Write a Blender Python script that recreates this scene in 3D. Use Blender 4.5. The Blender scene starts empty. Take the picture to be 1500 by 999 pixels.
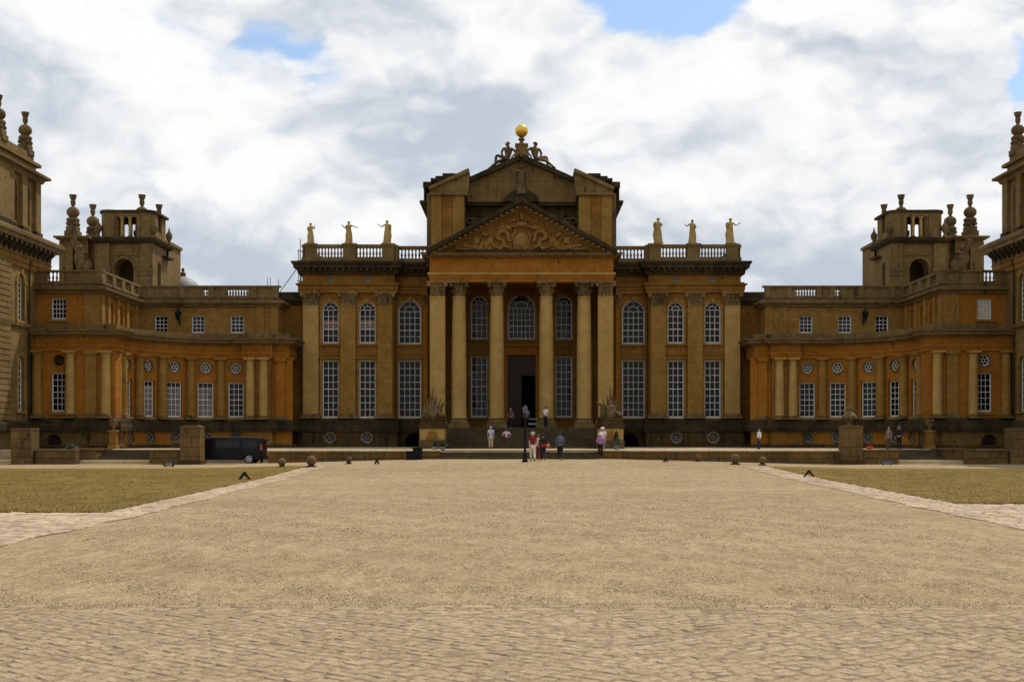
import bpy, bmesh, math, random
from mathutils import Vector, Matrix, Quaternion
R_ = math.radians
rnd = random.Random(7)
S = bpy.context.scene
COL = S.collection

# ------------------------------------------------------------------ camera, sky, sun, exposure
CAMH, HZ, F, CX = 1.9, 637.0, 1800.0, 764.0       # eye height, horizon line, focal length and axis of the 1500 px photo
def X(px, Y): return (px - CX) * Y / F
def Z(py, Y): return CAMH + (HZ - py) * Y / F

cd = bpy.data.cameras.new('camera'); cam = bpy.data.objects.new('camera', cd); COL.objects.link(cam)
cam.location = (0, 0, CAMH); cam.rotation_euler = (R_(90), 0, 0)
cd.sensor_width = 36; cd.lens = 36 * F / 1500; cd.shift_x = -14 / 1500; cd.shift_y = 137.5 / 1500
cd.clip_start = 0.1; cd.clip_end = 5000
S.camera = cam
S.view_settings.view_transform = 'Standard'; S.view_settings.look = 'None'
S.view_settings.exposure = 0.0; S.view_settings.gamma = 1
S.view_settings.use_curve_mapping = False
S.cycles.max_bounces = 6; S.cycles.diffuse_bounces = 3; S.cycles.use_denoising = True

SUN_EL, SUN_AZ = R_(55), R_(36)                    # behind the house, to the right
sd = Vector((math.sin(SUN_AZ) * math.cos(SUN_EL), math.cos(SUN_AZ) * math.cos(SUN_EL), math.sin(SUN_EL)))
ld = bpy.data.lights.new('sun', 'SUN'); ld.energy = 3.6; ld.angle = R_(0.6); ld.color = (1, 0.93, 0.80)
lo = bpy.data.objects.new('sun', ld); COL.objects.link(lo); lo.rotation_euler = (-sd).to_track_quat('-Z', 'Y').to_euler()
lo.location = (40, 60, 90)

class NT:
    """small helper to write node trees"""
    def __init__(s, tree): s.t = tree; s.n = tree.nodes; s.l = tree.links
    def node(s, typ, **kw):
        n = s.n.new(typ)
        for k, v in kw.items(): setattr(n, k, v)
        return n
    def link(s, a, b): s.l.new(a, b)
    def val(s, inp, v):
        if hasattr(v, 'is_output') or isinstance(v, bpy.types.NodeSocket): s.l.new(v, inp)
        else: inp.default_value = v
    def math(s, op, a, b=None, c=None, clamp=False):
        n = s.node('ShaderNodeMath', operation=op); n.use_clamp = clamp
        s.val(n.inputs[0], a)
        if b is not None: s.val(n.inputs[1], b)
        if c is not None: s.val(n.inputs[2], c)
        return n.outputs[0]
    def vmath(s, op, a, b=None):
        n = s.node('ShaderNodeVectorMath', operation=op); s.val(n.inputs[0], a)
        if b is not None: s.val(n.inputs[1], b)
        return n.outputs['Value'] if op in ('DOT_PRODUCT', 'LENGTH', 'DISTANCE') else n.outputs['Vector']
    def noise(s, vec, scale, detail=4, rough=0.55, dist=0.0):
        n = s.node('ShaderNodeTexNoise'); s.link(vec, n.inputs['Vector'])
        n.inputs['Scale'].default_value = scale; n.inputs['Detail'].default_value = detail
        n.inputs['Roughness'].default_value = rough; n.inputs['Distortion'].default_value = dist
        return n.outputs['Fac']
    def smooth(s, x, a, b):
        n = s.node('ShaderNodeMapRange', interpolation_type='SMOOTHSTEP'); s.val(n.inputs[0], x)
        n.inputs[1].default_value = a; n.inputs[2].default_value = b
        return n.outputs[0]
    def lin(s, x, a, b, c=0.0, d=1.0):
        n = s.node('ShaderNodeMapRange'); s.val(n.inputs[0], x)
        n.inputs[1].default_value = a; n.inputs[2].default_value = b; n.inputs[3].default_value = c; n.inputs[4].default_value = d
        return n.outputs[0]
    def mix(s, fac, a, b, mode='MIX'):
        n = s.node('ShaderNodeMix', data_type='RGBA', blend_type=mode); s.val(n.inputs[0], fac)
        for i, v in ((6, a), (7, b)):
            if isinstance(v, tuple): n.inputs[i].default_value = (*v, 1) if len(v) == 3 else v
            else: s.link(v, n.inputs[i])
        return n.outputs[2]
    def scale(s, vec, sc):
        n = s.node('ShaderNodeMapping'); s.link(vec, n.inputs[0]); n.inputs['Scale'].default_value = sc
        return n.outputs[0]

w = bpy.data.worlds.new('World'); S.world = w; w.use_nodes = True
t = NT(w.node_tree); t.n.clear()
out = t.node('ShaderNodeOutputWorld'); bg = t.node('ShaderNodeBackground'); bg.inputs[1].default_value = 0.1
t.link(bg.outputs[0], out.inputs[0])
sky = t.node('ShaderNodeTexSky', sky_type='NISHITA'); sky.sun_disc = False
sky.sun_elevation = SUN_EL; sky.sun_rotation = SUN_AZ; sky.air_density = 1.0; sky.dust_density = 1.2; sky.ozone_density = 1.5
tc = t.node('ShaderNodeTexCoord'); D = tc.outputs['Generated']
P0 = t.scale(D, (1.0, 1.0, 1.7))
wn = t.node('ShaderNodeTexNoise'); t.link(P0, wn.inputs['Vector']); wn.inputs['Scale'].default_value = 4.0; wn.inputs['Detail'].default_value = 4
wv = t.vmath('SCALE', t.vmath('SUBTRACT', wn.outputs['Color'], (0.5, 0.5, 0.5))); wv.node.inputs['Scale'].default_value = 0.14
wn2 = t.node('ShaderNodeTexNoise'); t.link(P0, wn2.inputs['Vector']); wn2.inputs['Scale'].default_value = 22.0; wn2.inputs['Detail'].default_value = 5
wv2 = t.vmath('SCALE', t.vmath('SUBTRACT', wn2.outputs['Color'], (0.5, 0.5, 0.5))); wv2.node.inputs['Scale'].default_value = 0.045
P = t.vmath('ADD', t.vmath('ADD', P0, wv), wv2)
def puff(vec, sc):
    n = t.node('ShaderNodeTexVoronoi', feature='F1'); t.link(vec, n.inputs['Vector'])
    n.inputs['Scale'].default_value = sc; n.inputs['Detail'].default_value = 2.0; n.inputs['Roughness'].default_value = 0.5; n.inputs['Lacunarity'].default_value = 2.3
    try: n.normalize = True
    except Exception: pass
    return n.outputs['Distance']
def fbm(vec): return t.math('ADD', t.math('MULTIPLY', t.noise(vec, 4.2, 8, 0.55), 0.72), t.math('MULTIPLY', t.math('SUBTRACT', 0.62, puff(vec, 7.5)), 0.42))
n1 = fbm(P)
n2 = fbm(t.vmath('ADD', P, (0.010, 0.0, 0.060)))
n4 = fbm(t.vmath('ADD', P, (0.004, 0.0, 0.018)))
n3 = t.noise(t.vmath('ADD', P0, (3.1, 1.7, 0.4)), 2.8, 4, 0.5)
def pdir(px, py): return Vector(((px - CX) / F, 1, (HZ - py) / F)).normalized()
Dw = t.vmath('ADD', D, t.vmath('ADD', wv, wv2))
def blob(px, py, rad, sx=1.0):
    """soft patch of sky round one compass direction and height"""
    d = pdir(px, py)
    q = t.scale(t.vmath('SUBTRACT', Dw, tuple(d)), (1 / sx, 1, 1))
    return t.smooth(t.vmath('LENGTH', q), rad / F, 0.0)
hole = None
for px, py, rad, sx, k in ((980, -18, 160, 1.25, .50), (400, 65, 85, 1.1, .165), (1490, 95, 110, .6, .36), (300, 60, 80, 1.2, .08), (1010, -200, 150, 1.5, .25), (150, -220, 170, 1.5, .25),(1440, 10, 60, 1.2, .12), (430, 140, 40, .8, .08)):
    b = t.math('MULTIPLY', blob(px, py, rad, sx), k)
    hole = b if hole is None else t.math('ADD', hole, b)
grey = None
for px, py, rad, sx, k in ((650, 165, 150, 1.4, .40), (180, 290, 160, 1.6, .55), (60, 60, 170, 1.4, .35), (1330, 190, 150, 1.2, .30), (470, 190, 100, 1.3, .3),
                           (1190, 350, 130, 2.2, .55), (760, 300, 200, 2.2, .22), (480, 330, 170, 1.5, .25), (350, 390, 120, 2.0, .35), (600, 250, 150, 2, .2)):
    b = t.math('MULTIPLY', blob(px, py, rad, sx), k)
    grey = b if grey is None else t.math('ADD', grey, b)
for px, py, rad, sx, k in ((330, 150, 230, 1.6, .35), (1000, 130, 260, 2.0, .40), (680, 60, 170, 1.6, .35), (1250, 60, 200, 1.5, .3)):
    grey = t.math('SUBTRACT', grey, t.math('MULTIPLY', blob(px, py, rad, sx), k))
dens = t.smooth(t.math('SUBTRACT', t.math('ADD', t.math('MULTIPLY', n1, 0.75), t.math('MULTIPLY', n3, 0.3)), hole), 0.32, 0.42)
lit = t.math('ADD', t.math('ADD', 0.44, t.math('MULTIPLY', t.math('SUBTRACT', n1, n2), 3.6)), t.math('MULTIPLY', t.math('SUBTRACT', n1, n4), 3.2))
lit = t.math('SUBTRACT', t.math('ADD', lit, t.math('MULTIPLY', t.math('SUBTRACT', n3, 0.5), -1.6)), grey)
litc = t.smooth(lit, -0.30, 1.0)
ccol = t.mix(litc, (5.3, 5.95, 6.8), (10.0, 9.95, 9.85))
skyb = t.mix(0.35, t.mix(1.0, sky.outputs[0], (1.05, 1.25, 1.45), 'MULTIPLY'), (5.6, 7.5, 9.6))
t.link(t.mix(dens, skyb, ccol), bg.inputs[0])
w.cycles.sampling_method = 'MANUAL'; w.cycles.sample_map_resolution = 256

# ------------------------------------------------------------------ materials
def new_mat(name):
    m = bpy.data.materials.new(name); m.use_nodes = True
    n = NT(m.node_tree); b = m.node_tree.nodes['Principled BSDF']
    return m, n, b
def bump(n, b, h, strength=0.4, dist=0.02):
    k = n.node('ShaderNodeBump'); k.inputs['Strength'].default_value = strength; k.inputs['Distance'].default_value = dist
    n.link(h, k.inputs['Height']); n.link(k.outputs[0], b.inputs['Normal'])

def stone(name, c1, c2, stain=(0.016, 0.012, 0.008), amt=0.3, joints=True, bw=1.1, bh=0.42, jd=0.55, lichen=None, bt=.45):
    m, n, b = new_mat(name)
    pos = n.node('ShaderNodeNewGeometry').outputs['Position']
    big = n.noise(pos, 0.33, 5, 0.6); mid = n.noise(pos, 1.9, 5, 0.6); fine = n.noise(pos, 14, 4, 0.65)
    streak = n.noise(n.scale(pos, (1.6, 1.6, 0.16)), 1.4, 5, 0.6)
    col = n.mix(n.smooth(n.math('ADD', n.math('MULTIPLY', big, 0.5), n.math('MULTIPLY', mid, 0.5)), 0.36, 0.64), c1, c2)
    h = fine
    if joints:
        sp = n.node('ShaderNodeSeparateXYZ'); n.link(pos, sp.inputs[0])
        cb = n.node('ShaderNodeCombineXYZ')
        n.link(n.math('ADD', sp.outputs[0], n.math('MULTIPLY', sp.outputs[1], 0.83)), cb.inputs[0]); n.link(sp.outputs[2], cb.inputs[1])
        br = n.node('ShaderNodeTexBrick'); n.link(cb.outputs[0], br.inputs['Vector'])
        br.inputs['Scale'].default_value = 1; br.inputs['Brick Width'].default_value = bw; br.inputs['Row Height'].default_value = bh
        br.inputs['Mortar Size'].default_value = 0.016; br.inputs['Mortar Smooth'].default_value = 0.3
        br.inputs['Color1'].default_value = (0.35, 0.35, 0.35, 1); br.inputs['Color2'].default_value = (0.65, 0.65, 0.65, 1)
        br.inputs['Mortar'].default_value = (0.5, 0.5, 0.5, 1)
        blk = n.node('ShaderNodeRGBToBW'); n.link(br.outputs['Color'], blk.inputs[0])
        col = n.mix(bt, col, n.mix(1.0, col, n.mix(n.lin(blk.outputs[0], .3, .7), (0.62, 0.58, 0.55), (1.35, 1.3, 1.25)), 'MULTIPLY'))
        col = n.mix(n.math('MULTIPLY', br.outputs['Fac'], jd), col, tuple(c * 0.4 for c in c1))
        h = n.math('SUBTRACT', fine, n.math('MULTIPLY', br.outputs['Fac'], 0.8))
    st = n.math('ADD', n.math('MULTIPLY', streak, 0.55), n.math('MULTIPLY', mid, 0.45))
    col = n.mix(n.smooth(st, 0.64 - 0.34 * amt, 0.82 - 0.34 * amt), col, stain)
    if lichen: col = n.mix(n.smooth(n.noise(pos, 3.3, 6, .7), .56, .66), col, lichen)
    col = n.mix(n.lin(fine, .3, .7), n.mix(1.0, col, (0.82, 0.82, 0.82), 'MULTIPLY'), n.mix(1.0, col, (1.16, 1.16, 1.16), 'MULTIPLY'))
    n.link(col, b.inputs['Base Color']); b.inputs['Roughness'].default_value = 0.92; b.inputs['Specular IOR Level'].default_value = 0.15
    bump(n, b, h, 0.5, 0.03)
    return m
def plain(name, c, rough=0.7, var=0.25, metal=0.0, scale=6.0, spec=0.3):
    m, n, b = new_mat(name)
    pos = n.node('ShaderNodeNewGeometry').outputs['Position']
    f = n.noise(pos, scale, 4, .6)
    n.link(n.mix(n.lin(f, .3, .7), tuple(x * (1 - var) for x in c), tuple(min(1, x * (1 + var)) for x in c)), b.inputs['Base Color'])
    b.inputs['Roughness'].default_value = rough; b.inputs['Metallic'].default_value = metal; b.inputs['Specular IOR Level'].default_value = spec
    return m

M = {}
M['pale'] = stone('pale limestone', (0.310, 0.192, 0.056), (0.385, 0.252, 0.086), amt=0.12, bh=0.8, bw=3.0, jd=.12, bt=.12)
M['honey'] = stone('honey limestone', (0.205, 0.108, 0.021), (0.280, 0.165, 0.043), amt=0.24, jd=.18, bt=.22)
M['wall'] = stone('ochre limestone', (0.165, 0.073, 0.0115), (0.245, 0.125, 0.028), amt=0.32, jd=.2, bt=.3)
M['orange'] = stone('iron stained limestone', (0.245, 0.090, 0.0085), (0.310, 0.132, 0.019), amt=0.26, jd=.15, bt=.2)
M['trim'] = stone('weathered limestone trim', (0.115, 0.074, 0.026), (0.200, 0.135, 0.056), amt=0.38, joints=False, lichen=(0.085, 0.072, 0.032))
M['capital'] = stone('soot marked carved stone', (0.085, 0.056, 0.022), (0.26, 0.175, 0.075), amt=0.45, joints=False)
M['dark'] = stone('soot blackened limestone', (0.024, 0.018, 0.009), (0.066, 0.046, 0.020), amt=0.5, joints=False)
M['plinth'] = stone('weathered and shaded limestone', (0.042, 0.027, 0.010), (0.095, 0.056, 0.018), amt=0.5, jd=.2)  # also carries painted shade for the flank niches and attic recess
M['basestone'] = stone('stained basement stone', (0.095, 0.058, 0.018), (0.185, 0.112, 0.036), amt=0.48, jd=.15, bt=.2)
M['tower'] = stone('grey brown limestone', (0.135, 0.086, 0.028), (0.200, 0.135, 0.052), amt=0.36, jd=.2, bt=.3)
M['statue'] = stone('statue limestone', (0.300, 0.205, 0.070), (0.400, 0.285, 0.115), amt=0.1, joints=False)
M['dstatue'] = stone('weathered carved stone', (0.080, 0.054, 0.024), (0.165, 0.110, 0.050), amt=0.35, joints=False)
M['relief'] = stone('carved relief stone', (0.185, 0.098, 0.022), (0.265, 0.160, 0.052), amt=0.25, joints=False)
M['coping'] = stone('coping stone', (0.36, 0.26, 0.14), (0.48, 0.37, 0.225), amt=0.15, joints=False)
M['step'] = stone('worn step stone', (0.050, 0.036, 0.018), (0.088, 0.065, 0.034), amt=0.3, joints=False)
M['flag'] = stone('terrace flagstone', (0.30, 0.23, 0.14), (0.40, 0.33, 0.22), amt=0.15, jd=.2)
M['white'] = plain('white painted timber', (0.58, 0.57, 0.54), 0.5, .10)
M['greypaint'] = plain('weathered grey paint', (0.25, 0.24, 0.215), 0.6, .15)
M['black'] = plain('black painted metal', (0.006, 0.006, 0.007), 0.5, .2, spec=.12)
M['door'] = plain('dark oak door', (0.026, 0.008, 0.004), 0.5, .3)
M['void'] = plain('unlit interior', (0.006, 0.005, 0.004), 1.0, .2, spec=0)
M['lead'] = plain('lead sheet', (0.22, 0.23, 0.24), 0.6, .2)
M['skin'] = plain('skin', (0.48, 0.28, 0.19), 0.6, .08)
M['leaf'] = plain('dark leaves', (0.030, 0.045, 0.018), 0.6, .5)
M['steel'] = plain('galvanised scaffold tube', (0.32, 0.33, 0.34), 0.4, .2, .8)
M['sheer'] = plain('grey sheer curtain', (0.155, 0.135, 0.130), .9, .35, scale=2)
M['blind'] = plain('pale roller blind', (0.50, 0.44, 0.36), .9, .1)
M['curtain'] = plain('dull pink curtain', (0.17, 0.105, 0.10), .9, .2)
def gold():
    m, n, b = new_mat('gilding')
    pos = n.node('ShaderNodeNewGeometry').outputs['Position']
    n.link(n.mix(n.noise(pos, 3, 4), (0.62, 0.36, 0.045), (0.80, 0.52, 0.10)), b.inputs['Base Color'])
    b.inputs['Metallic'].default_value = 0.75; b.inputs['Roughness'].default_value = 0.34
    return m
M['gold'] = gold()
def glass():
    m, n, b = new_mat('old window glass')
    pos = n.node('ShaderNodeNewGeometry').outputs['Position']
    f = n.noise(pos, 0.9, 3)
    n.link(n.mix(n.lin(f, .35, .65), (0.002, 0.002, 0.002), (0.010, 0.008, 0.007)), b.inputs['Base Color'])
    b.inputs['Roughness'].default_value = 0.08; b.inputs['Specular IOR Level'].default_value = 0.16
    bump(n, b, n.noise(pos, 2.2, 2), 0.25, 0.03)
    return m
M['glass'] = glass()
def ground(name, c1, c2, c3, cells, kc, bumps, tracks=False, green=None, island=False):
    """cells: voronoi grain sizes (per metre across, per metre along), each grain its own tone"""
    m, n, b = new_mat(name)
    pos = n.node('ShaderNodeNewGeometry').outputs['Position']
    big = n.noise(n.scale(pos, (0.10, 0.13, 1)), 1.0, 6, .62)
    mid = n.noise(n.scale(pos, (0.8, 0.55, 1)), 1.0, 6, .7)
    col = n.mix(n.smooth(n.math('ADD', n.math('MULTIPLY', big, .55), n.math('MULTIPLY', mid, .45)), .36, .64), c1, c2)
    g = None; tot = 0
    for sx, sy, k in cells:
        v = n.node('ShaderNodeTexVoronoi'); n.link(n.scale(pos, (sx, sy, 1)), v.inputs['Vector']); v.inputs['Scale'].default_value = 1
        bw = n.node('ShaderNodeRGBToBW'); n.link(v.outputs['Color'], bw.inputs[0])
        f = n.math('MULTIPLY', bw.outputs[0], k); g = f if g is None else n.math('ADD', g, f); tot += k
    lo, hi = 1 - kc, 1 + kc
    col = n.mix(n.lin(g, .22 * tot, .78 * tot), n.mix(1.0, col, (lo, lo, lo * .97), 'MULTIPLY'), n.mix(1.0, col, (hi, hi, hi), 'MULTIPLY'))
    col = n.mix(n.math('MULTIPLY', n.smooth(n.noise(n.scale(pos, (9, 4, 1)), 1, 4, .65), .56, .72), .5), col, c3)
    if tracks:
        tr = n.noise(n.scale(pos, (0.05, 0.20, 1)), 1.0, 4, .6)
        col = n.mix(n.math('MULTIPLY', n.smooth(tr, .45, .68), .5), col, n.mix(1.0, col, (.80, .75, .72), 'MULTIPLY'))
    if island:
        ri = n.node('ShaderNodeNewGeometry').outputs['Random Per Island']
        col = n.mix(ri, n.mix(1.0, col, (.86, .85, .84), 'MULTIPLY'), n.mix(1.0, col, (1.10, 1.10, 1.12), 'MULTIPLY'))
    if green: col = n.mix(n.smooth(n.noise(pos, .5, 6, .65), .52, .64), col, green)
    n.link(col, b.inputs['Base Color']); b.inputs['Roughness'].default_value = 0.95; b.inputs['Specular IOR Level'].default_value = 0.1
    bump(n, b, n.math('DIVIDE', g, tot), bumps, 0.02)
    return m
M['gravel'] = ground('pale gravel', (0.258, 0.188, 0.107), (0.300, 0.224, 0.132), (0.216, 0.152, 0.084), ((36, 30, .55), (13, 8, .30), (5, 1.6, .25)), .42, .6, True)
M['sand'] = ground('sandy jointing', (0.205, 0.147, 0.090), (0.255, 0.188, 0.120), (0.16, 0.112, 0.067), ((60, 60, .5), (18, 16, .5)), .35, .5)
M['lawn'] = ground('dry lawn', (0.124, 0.078, 0.0155), (0.160, 0.104, 0.023), (0.098, 0.064, 0.012), ((26, 20, .4), (7, 4, .4), (2.2, .8, .3)), .42, .6, False, (0.112, 0.083, 0.016))
M['sett'] = ground('worn setts', (0.272, 0.203, 0.127), (0.335, 0.256, 0.168), (0.235, 0.172, 0.105), ((55, 55, .5), (16, 16, .4)), .24, .4, island=True)
M['settpale'] = ground('pale pink setts', (0.350, 0.262, 0.178), (0.43, 0.335, 0.24), (0.28, 0.205, 0.135), ((14, 9, .4), (4, 2, .3)), .24, .4, island=True)
M['blade'] = plain('grass blades', (0.130, 0.090, 0.021), .8, .3, scale=3)

# ------------------------------------------------------------------ mesh helpers
WL = {}
def wmat(o): return WL.get(o.name, Matrix()) if o else Matrix()
class MB:
    def __init__(s, T=None): s.v = []; s.f = []; s.T = T
    def add(s, vs, fs):
        k = len(s.v)
        if s.T is not None: vs = [tuple(s.T @ Vector(v)) for v in vs]
        s.v += [tuple(v) for v in vs]; s.f += [tuple(i + k for i in f) for f in fs]
    def box(s, x0, x1, y0, y1, z0, z1):
        s.add([(x0, y0, z0), (x1, y0, z0), (x1, y1, z0), (x0, y1, z0), (x0, y0, z1), (x1, y0, z1), (x1, y1, z1), (x0, y1, z1)],
              [(0, 3, 2, 1), (4, 5, 6, 7), (0, 1, 5, 4), (1, 2, 6, 5), (2, 3, 7, 6), (3, 0, 4, 7)])
    def prism(s, poly, y0, y1):
        """polygon in x,z pushed along y"""
        n = len(poly)
        s.add([(x, y0, z) for x, z in poly] + [(x, y1, z) for x, z in poly],
              [tuple(range(n)), tuple(range(2 * n - 1, n - 1, -1))] + [(i, i + n, (i + 1) % n + n, (i + 1) % n) for i in range(n)])
    def plan(s, poly, z0, z1):
        """polygon in x,y pushed along z"""
        n = len(poly)
        s.add([(x, y, z0) for x, y in poly] + [(x, y, z1) for x, y in poly],
              [tuple(range(n)), tuple(range(2 * n - 1, n - 1, -1))] + [(i, i + n, (i + 1) % n + n, (i + 1) % n) for i in range(n)])
    def lathe(s, prof, cx=0, cy=0, n=16, z0=0.0):
        vs = []; fs = []
        for r, z in prof:
            for i in range(n):
                a = 2 * math.pi * i / n; vs.append((cx + r * math.cos(a), cy + r * math.sin(a), z0 + z))
        for j in range(len(prof) - 1):
            for i in range(n):
                fs.append((j * n + i, j * n + (i + 1) % n, (j + 1) * n + (i + 1) % n, (j + 1) * n + i))
        fs.append(tuple(range(n - 1, -1, -1))); fs.append(tuple((len(prof) - 1) * n + i for i in range(n)))
        s.add(vs, fs)
    def tube(s, p, q, r0, r1=None, n=8):
        r1 = r0 if r1 is None else r1
        p, q = Vector(p), Vector(q); d = (q - p)
        if d.length < 1e-6: return
        qn = d.to_track_quat('Z', 'Y'); vs = []
        for c, r in ((p, r0), (q, r1)):
            for i in range(n):
                a = 2 * math.pi * i / n; vs.append(tuple(c + qn @ Vector((r * math.cos(a), r * math.sin(a), 0))))
        s.add(vs, [(i, (i + 1) % n, n + (i + 1) % n, n + i) for i in range(n)] + [tuple(range(n - 1, -1, -1)), tuple(range(n, 2 * n))])
    def ball(s, c, r, sc=(1, 1, 1), n=12, m=8, rot=None):
        vs = [(0, 0, -1)]
        for j in range(1, m):
            a = math.pi * j / m - math.pi / 2
            for i in range(n):
                b = 2 * math.pi * i / n; vs.append((math.cos(a) * math.cos(b), math.cos(a) * math.sin(b), math.sin(a)))
        vs.append((0, 0, 1)); fs = []
        for i in range(n):
            fs.append((0, 1 + (i + 1) % n, 1 + i)); fs.append((len(vs) - 1, 1 + (m - 2) * n + i, 1 + (m - 2) * n + (i + 1) % n))
            for j in range(m - 2):
                fs.append((1 + j * n + i, 1 + j * n + (i + 1) % n, 1 + (j + 1) * n + (i + 1) % n, 1 + (j + 1) * n + i))
        c = Vector(c); o = []
        for v in vs:
            p = Vector((v[0] * r * sc[0], v[1] * r * sc[1], v[2] * r * sc[2]))
            if rot is not None: p = rot @ p
            o.append(tuple(c + p))
        s.add(o, fs)
    def sweep(s, path, prof, close_ends=True):
        """profile (out, z) carried along a plan path; out points to the left of travel"""
        n = len(path); m = len(prof); nr = []
        for i in range(n):
            def nn(a, b):
                d = Vector((b[0] - a[0], b[1] - a[1])); d.normalize(); return Vector((-d.y, d.x))
            if i == 0: k = nn(path[0], path[1])
            elif i == n - 1: k = nn(path[-2], path[-1])
            else:
                a, b = nn(path[i - 1], path[i]), nn(path[i], path[i + 1]); k = (a + b)
                k = k / max(0.25, (1 + a.dot(b)))
            nr.append(k)
        vs = [(path[i][0] + nr[i].x * o, path[i][1] + nr[i].y * o, z) for i in range(n) for o, z in prof]
        fs = [(i * m + j, (i + 1) * m + j, (i + 1) * m + j + 1, i * m + j + 1) for i in range(n - 1) for j in range(m - 1)]
        if close_ends: fs += [tuple(range(m)), tuple((n - 1) * m + j for j in range(m - 1, -1, -1))]
        s.add(vs, fs)
    def mesh(s, name, mats, smooth=False, inv=None):
        me = bpy.data.meshes.new(name)
        vs = s.v if inv is None else [tuple(inv @ Vector(v)) for v in s.v]
        me.from_pydata(vs, [], s.f); me.validate()
        bm = bmesh.new(); bm.from_mesh(me); bmesh.ops.recalc_face_normals(bm, faces=bm.faces); bm.to_mesh(me); bm.free()
        for k in (mats if isinstance(mats, (list, tuple)) else [mats]): me.materials.append(k)
        if smooth:
            me.polygons.foreach_set('use_smooth', [True] * len(me.polygons))
            try: me.set_sharp_from_angle(angle=R_(38))
            except Exception: pass
        return me
    def build(s, name, mat, parent=None, smooth=False, kind=None, label=None):
        me = s.mesh(name, mat, smooth, wmat(parent).inverted() if parent else None)
        o = bpy.data.objects.new(name, me); COL.objects.link(o)
        if parent: o.parent = parent; WL[o.name] = wmat(parent).copy()
        if kind: o['kind'] = kind
        if label: o['label'] = label
        return o
def tag(o, label=None, cat=None, group=None, kind=None):
    if label: o['label'] = label
    if cat: o['category'] = cat
    if group: o['group'] = group
    if kind: o['kind'] = kind
    return o
def empty(name, loc, label, cat, group=None, rz=0.0):
    o = bpy.data.objects.new(name, None); COL.objects.link(o); o.empty_display_size = .3
    o.location = loc; o.rotation_euler = (0, 0, rz)
    WL[o.name] = Matrix.Translation(loc) @ Matrix.Rotation(rz, 4, 'Z')
    return tag(o, label, cat, group)
def place(name, me, parent, mw):
    o = bpy.data.objects.new(name, me); COL.objects.link(o)
    if parent: o.parent = parent
    o.matrix_basis = wmat(parent).inverted() @ mw; WL[o.name] = mw.copy()
    return o
CACHE = {}
def cached(key, fn):
    if key not in CACHE: CACHE[key] = fn()
    return CACHE[key]
def TR(x, y, z, rz=0.0): return Matrix.Translation((x, y, z)) @ Matrix.Rotation(rz, 4, 'Z')
MIR = Matrix.Scale(-1, 4, (1, 0, 0))
def side(s): return None if s > 0 else MIR

def wall(mb, f, u0, u1, z0, z1, ops=(), th=0.35, breaks=()):
    """wall face with window and door holes and their reveals; f(u, depth, z) gives the point"""
    us = {u0, u1} | {b for b in breaks if u0 < b < u1}; zs = {z0, z1}
    for o in ops:
        us |= {o['u0'], o['u1']}; zs |= {o['z0'], o['z1']}
    us = sorted(us); zs = sorted(zs)
    for a, b in zip(us, us[1:]):
        for c, d in zip(zs, zs[1:]):
            um, zm = (a + b) / 2, (c + d) / 2
            if any(o['u0'] < um < o['u1'] and o['z0'] < zm < o['z1'] for o in ops): continue
            mb.add([f(a, 0, c), f(b, 0, c), f(b, 0, d), f(a, 0, d)], [(0, 1, 2, 3)])
    for o in ops:
        a, b, c, d = o['u0'], o['u1'], o['z0'], o['z1']; sh = o.get('sh', 'rect'); ring = []
        r = (b - a) / 2; um = (a + b) / 2; N = 12
        if sh == 'rect': ring = [(a, c), (b, c), (b, d), (a, d)]
        elif sh == 'arch':
            arc = [(um + r * math.cos(math.pi * i / N), d - r + r * math.sin(math.pi * i / N)) for i in range(N + 1)]
            ring = [(a, c), (b, c)] + arc
            for half, cor in ((arc[:N // 2 + 1], (b, d)), (arc[N // 2:], (a, d))):
                for p, q in zip(half, half[1:]): mb.add([f(cor[0], 0, cor[1]), f(p[0], 0, p[1]), f(q[0], 0, q[1])], [(0, 1, 2)])
        else:
            zm = (c + d) / 2; rz = (d - c) / 2; N = 16
            ring = [(um + r * math.cos(2 * math.pi * i / N), zm + rz * math.sin(2 * math.pi * i / N)) for i in range(N)]
            for q4, cor in enumerate(((b, d), (a, d), (a, c), (b, c))):
                for i in range(4):
                    p, q = ring[q4 * 4 + i], ring[(q4 * 4 + i + 1) % N]
                    mb.add([f(cor[0], 0, cor[1]), f(p[0], 0, p[1]), f(q[0], 0, q[1])], [(0, 1, 2)])
        k = len(ring)
        for i in range(k):
            p, q = ring[i], ring[(i + 1) % k]
            mb.add([f(p[0], 0, p[1]), f(q[0], 0, q[1]), f(q[0], th, q[1]), f(p[0], th, p[1])], [(0, 1, 2, 3)])
def flat(yw): return lambda u, d, z: (u, yw + d, z)
def op(cx, w_, z0, z1, sh='rect'): return dict(u0=cx - w_ / 2, u1=cx + w_ / 2, z0=z0, z1=z1, sh=sh)

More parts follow.
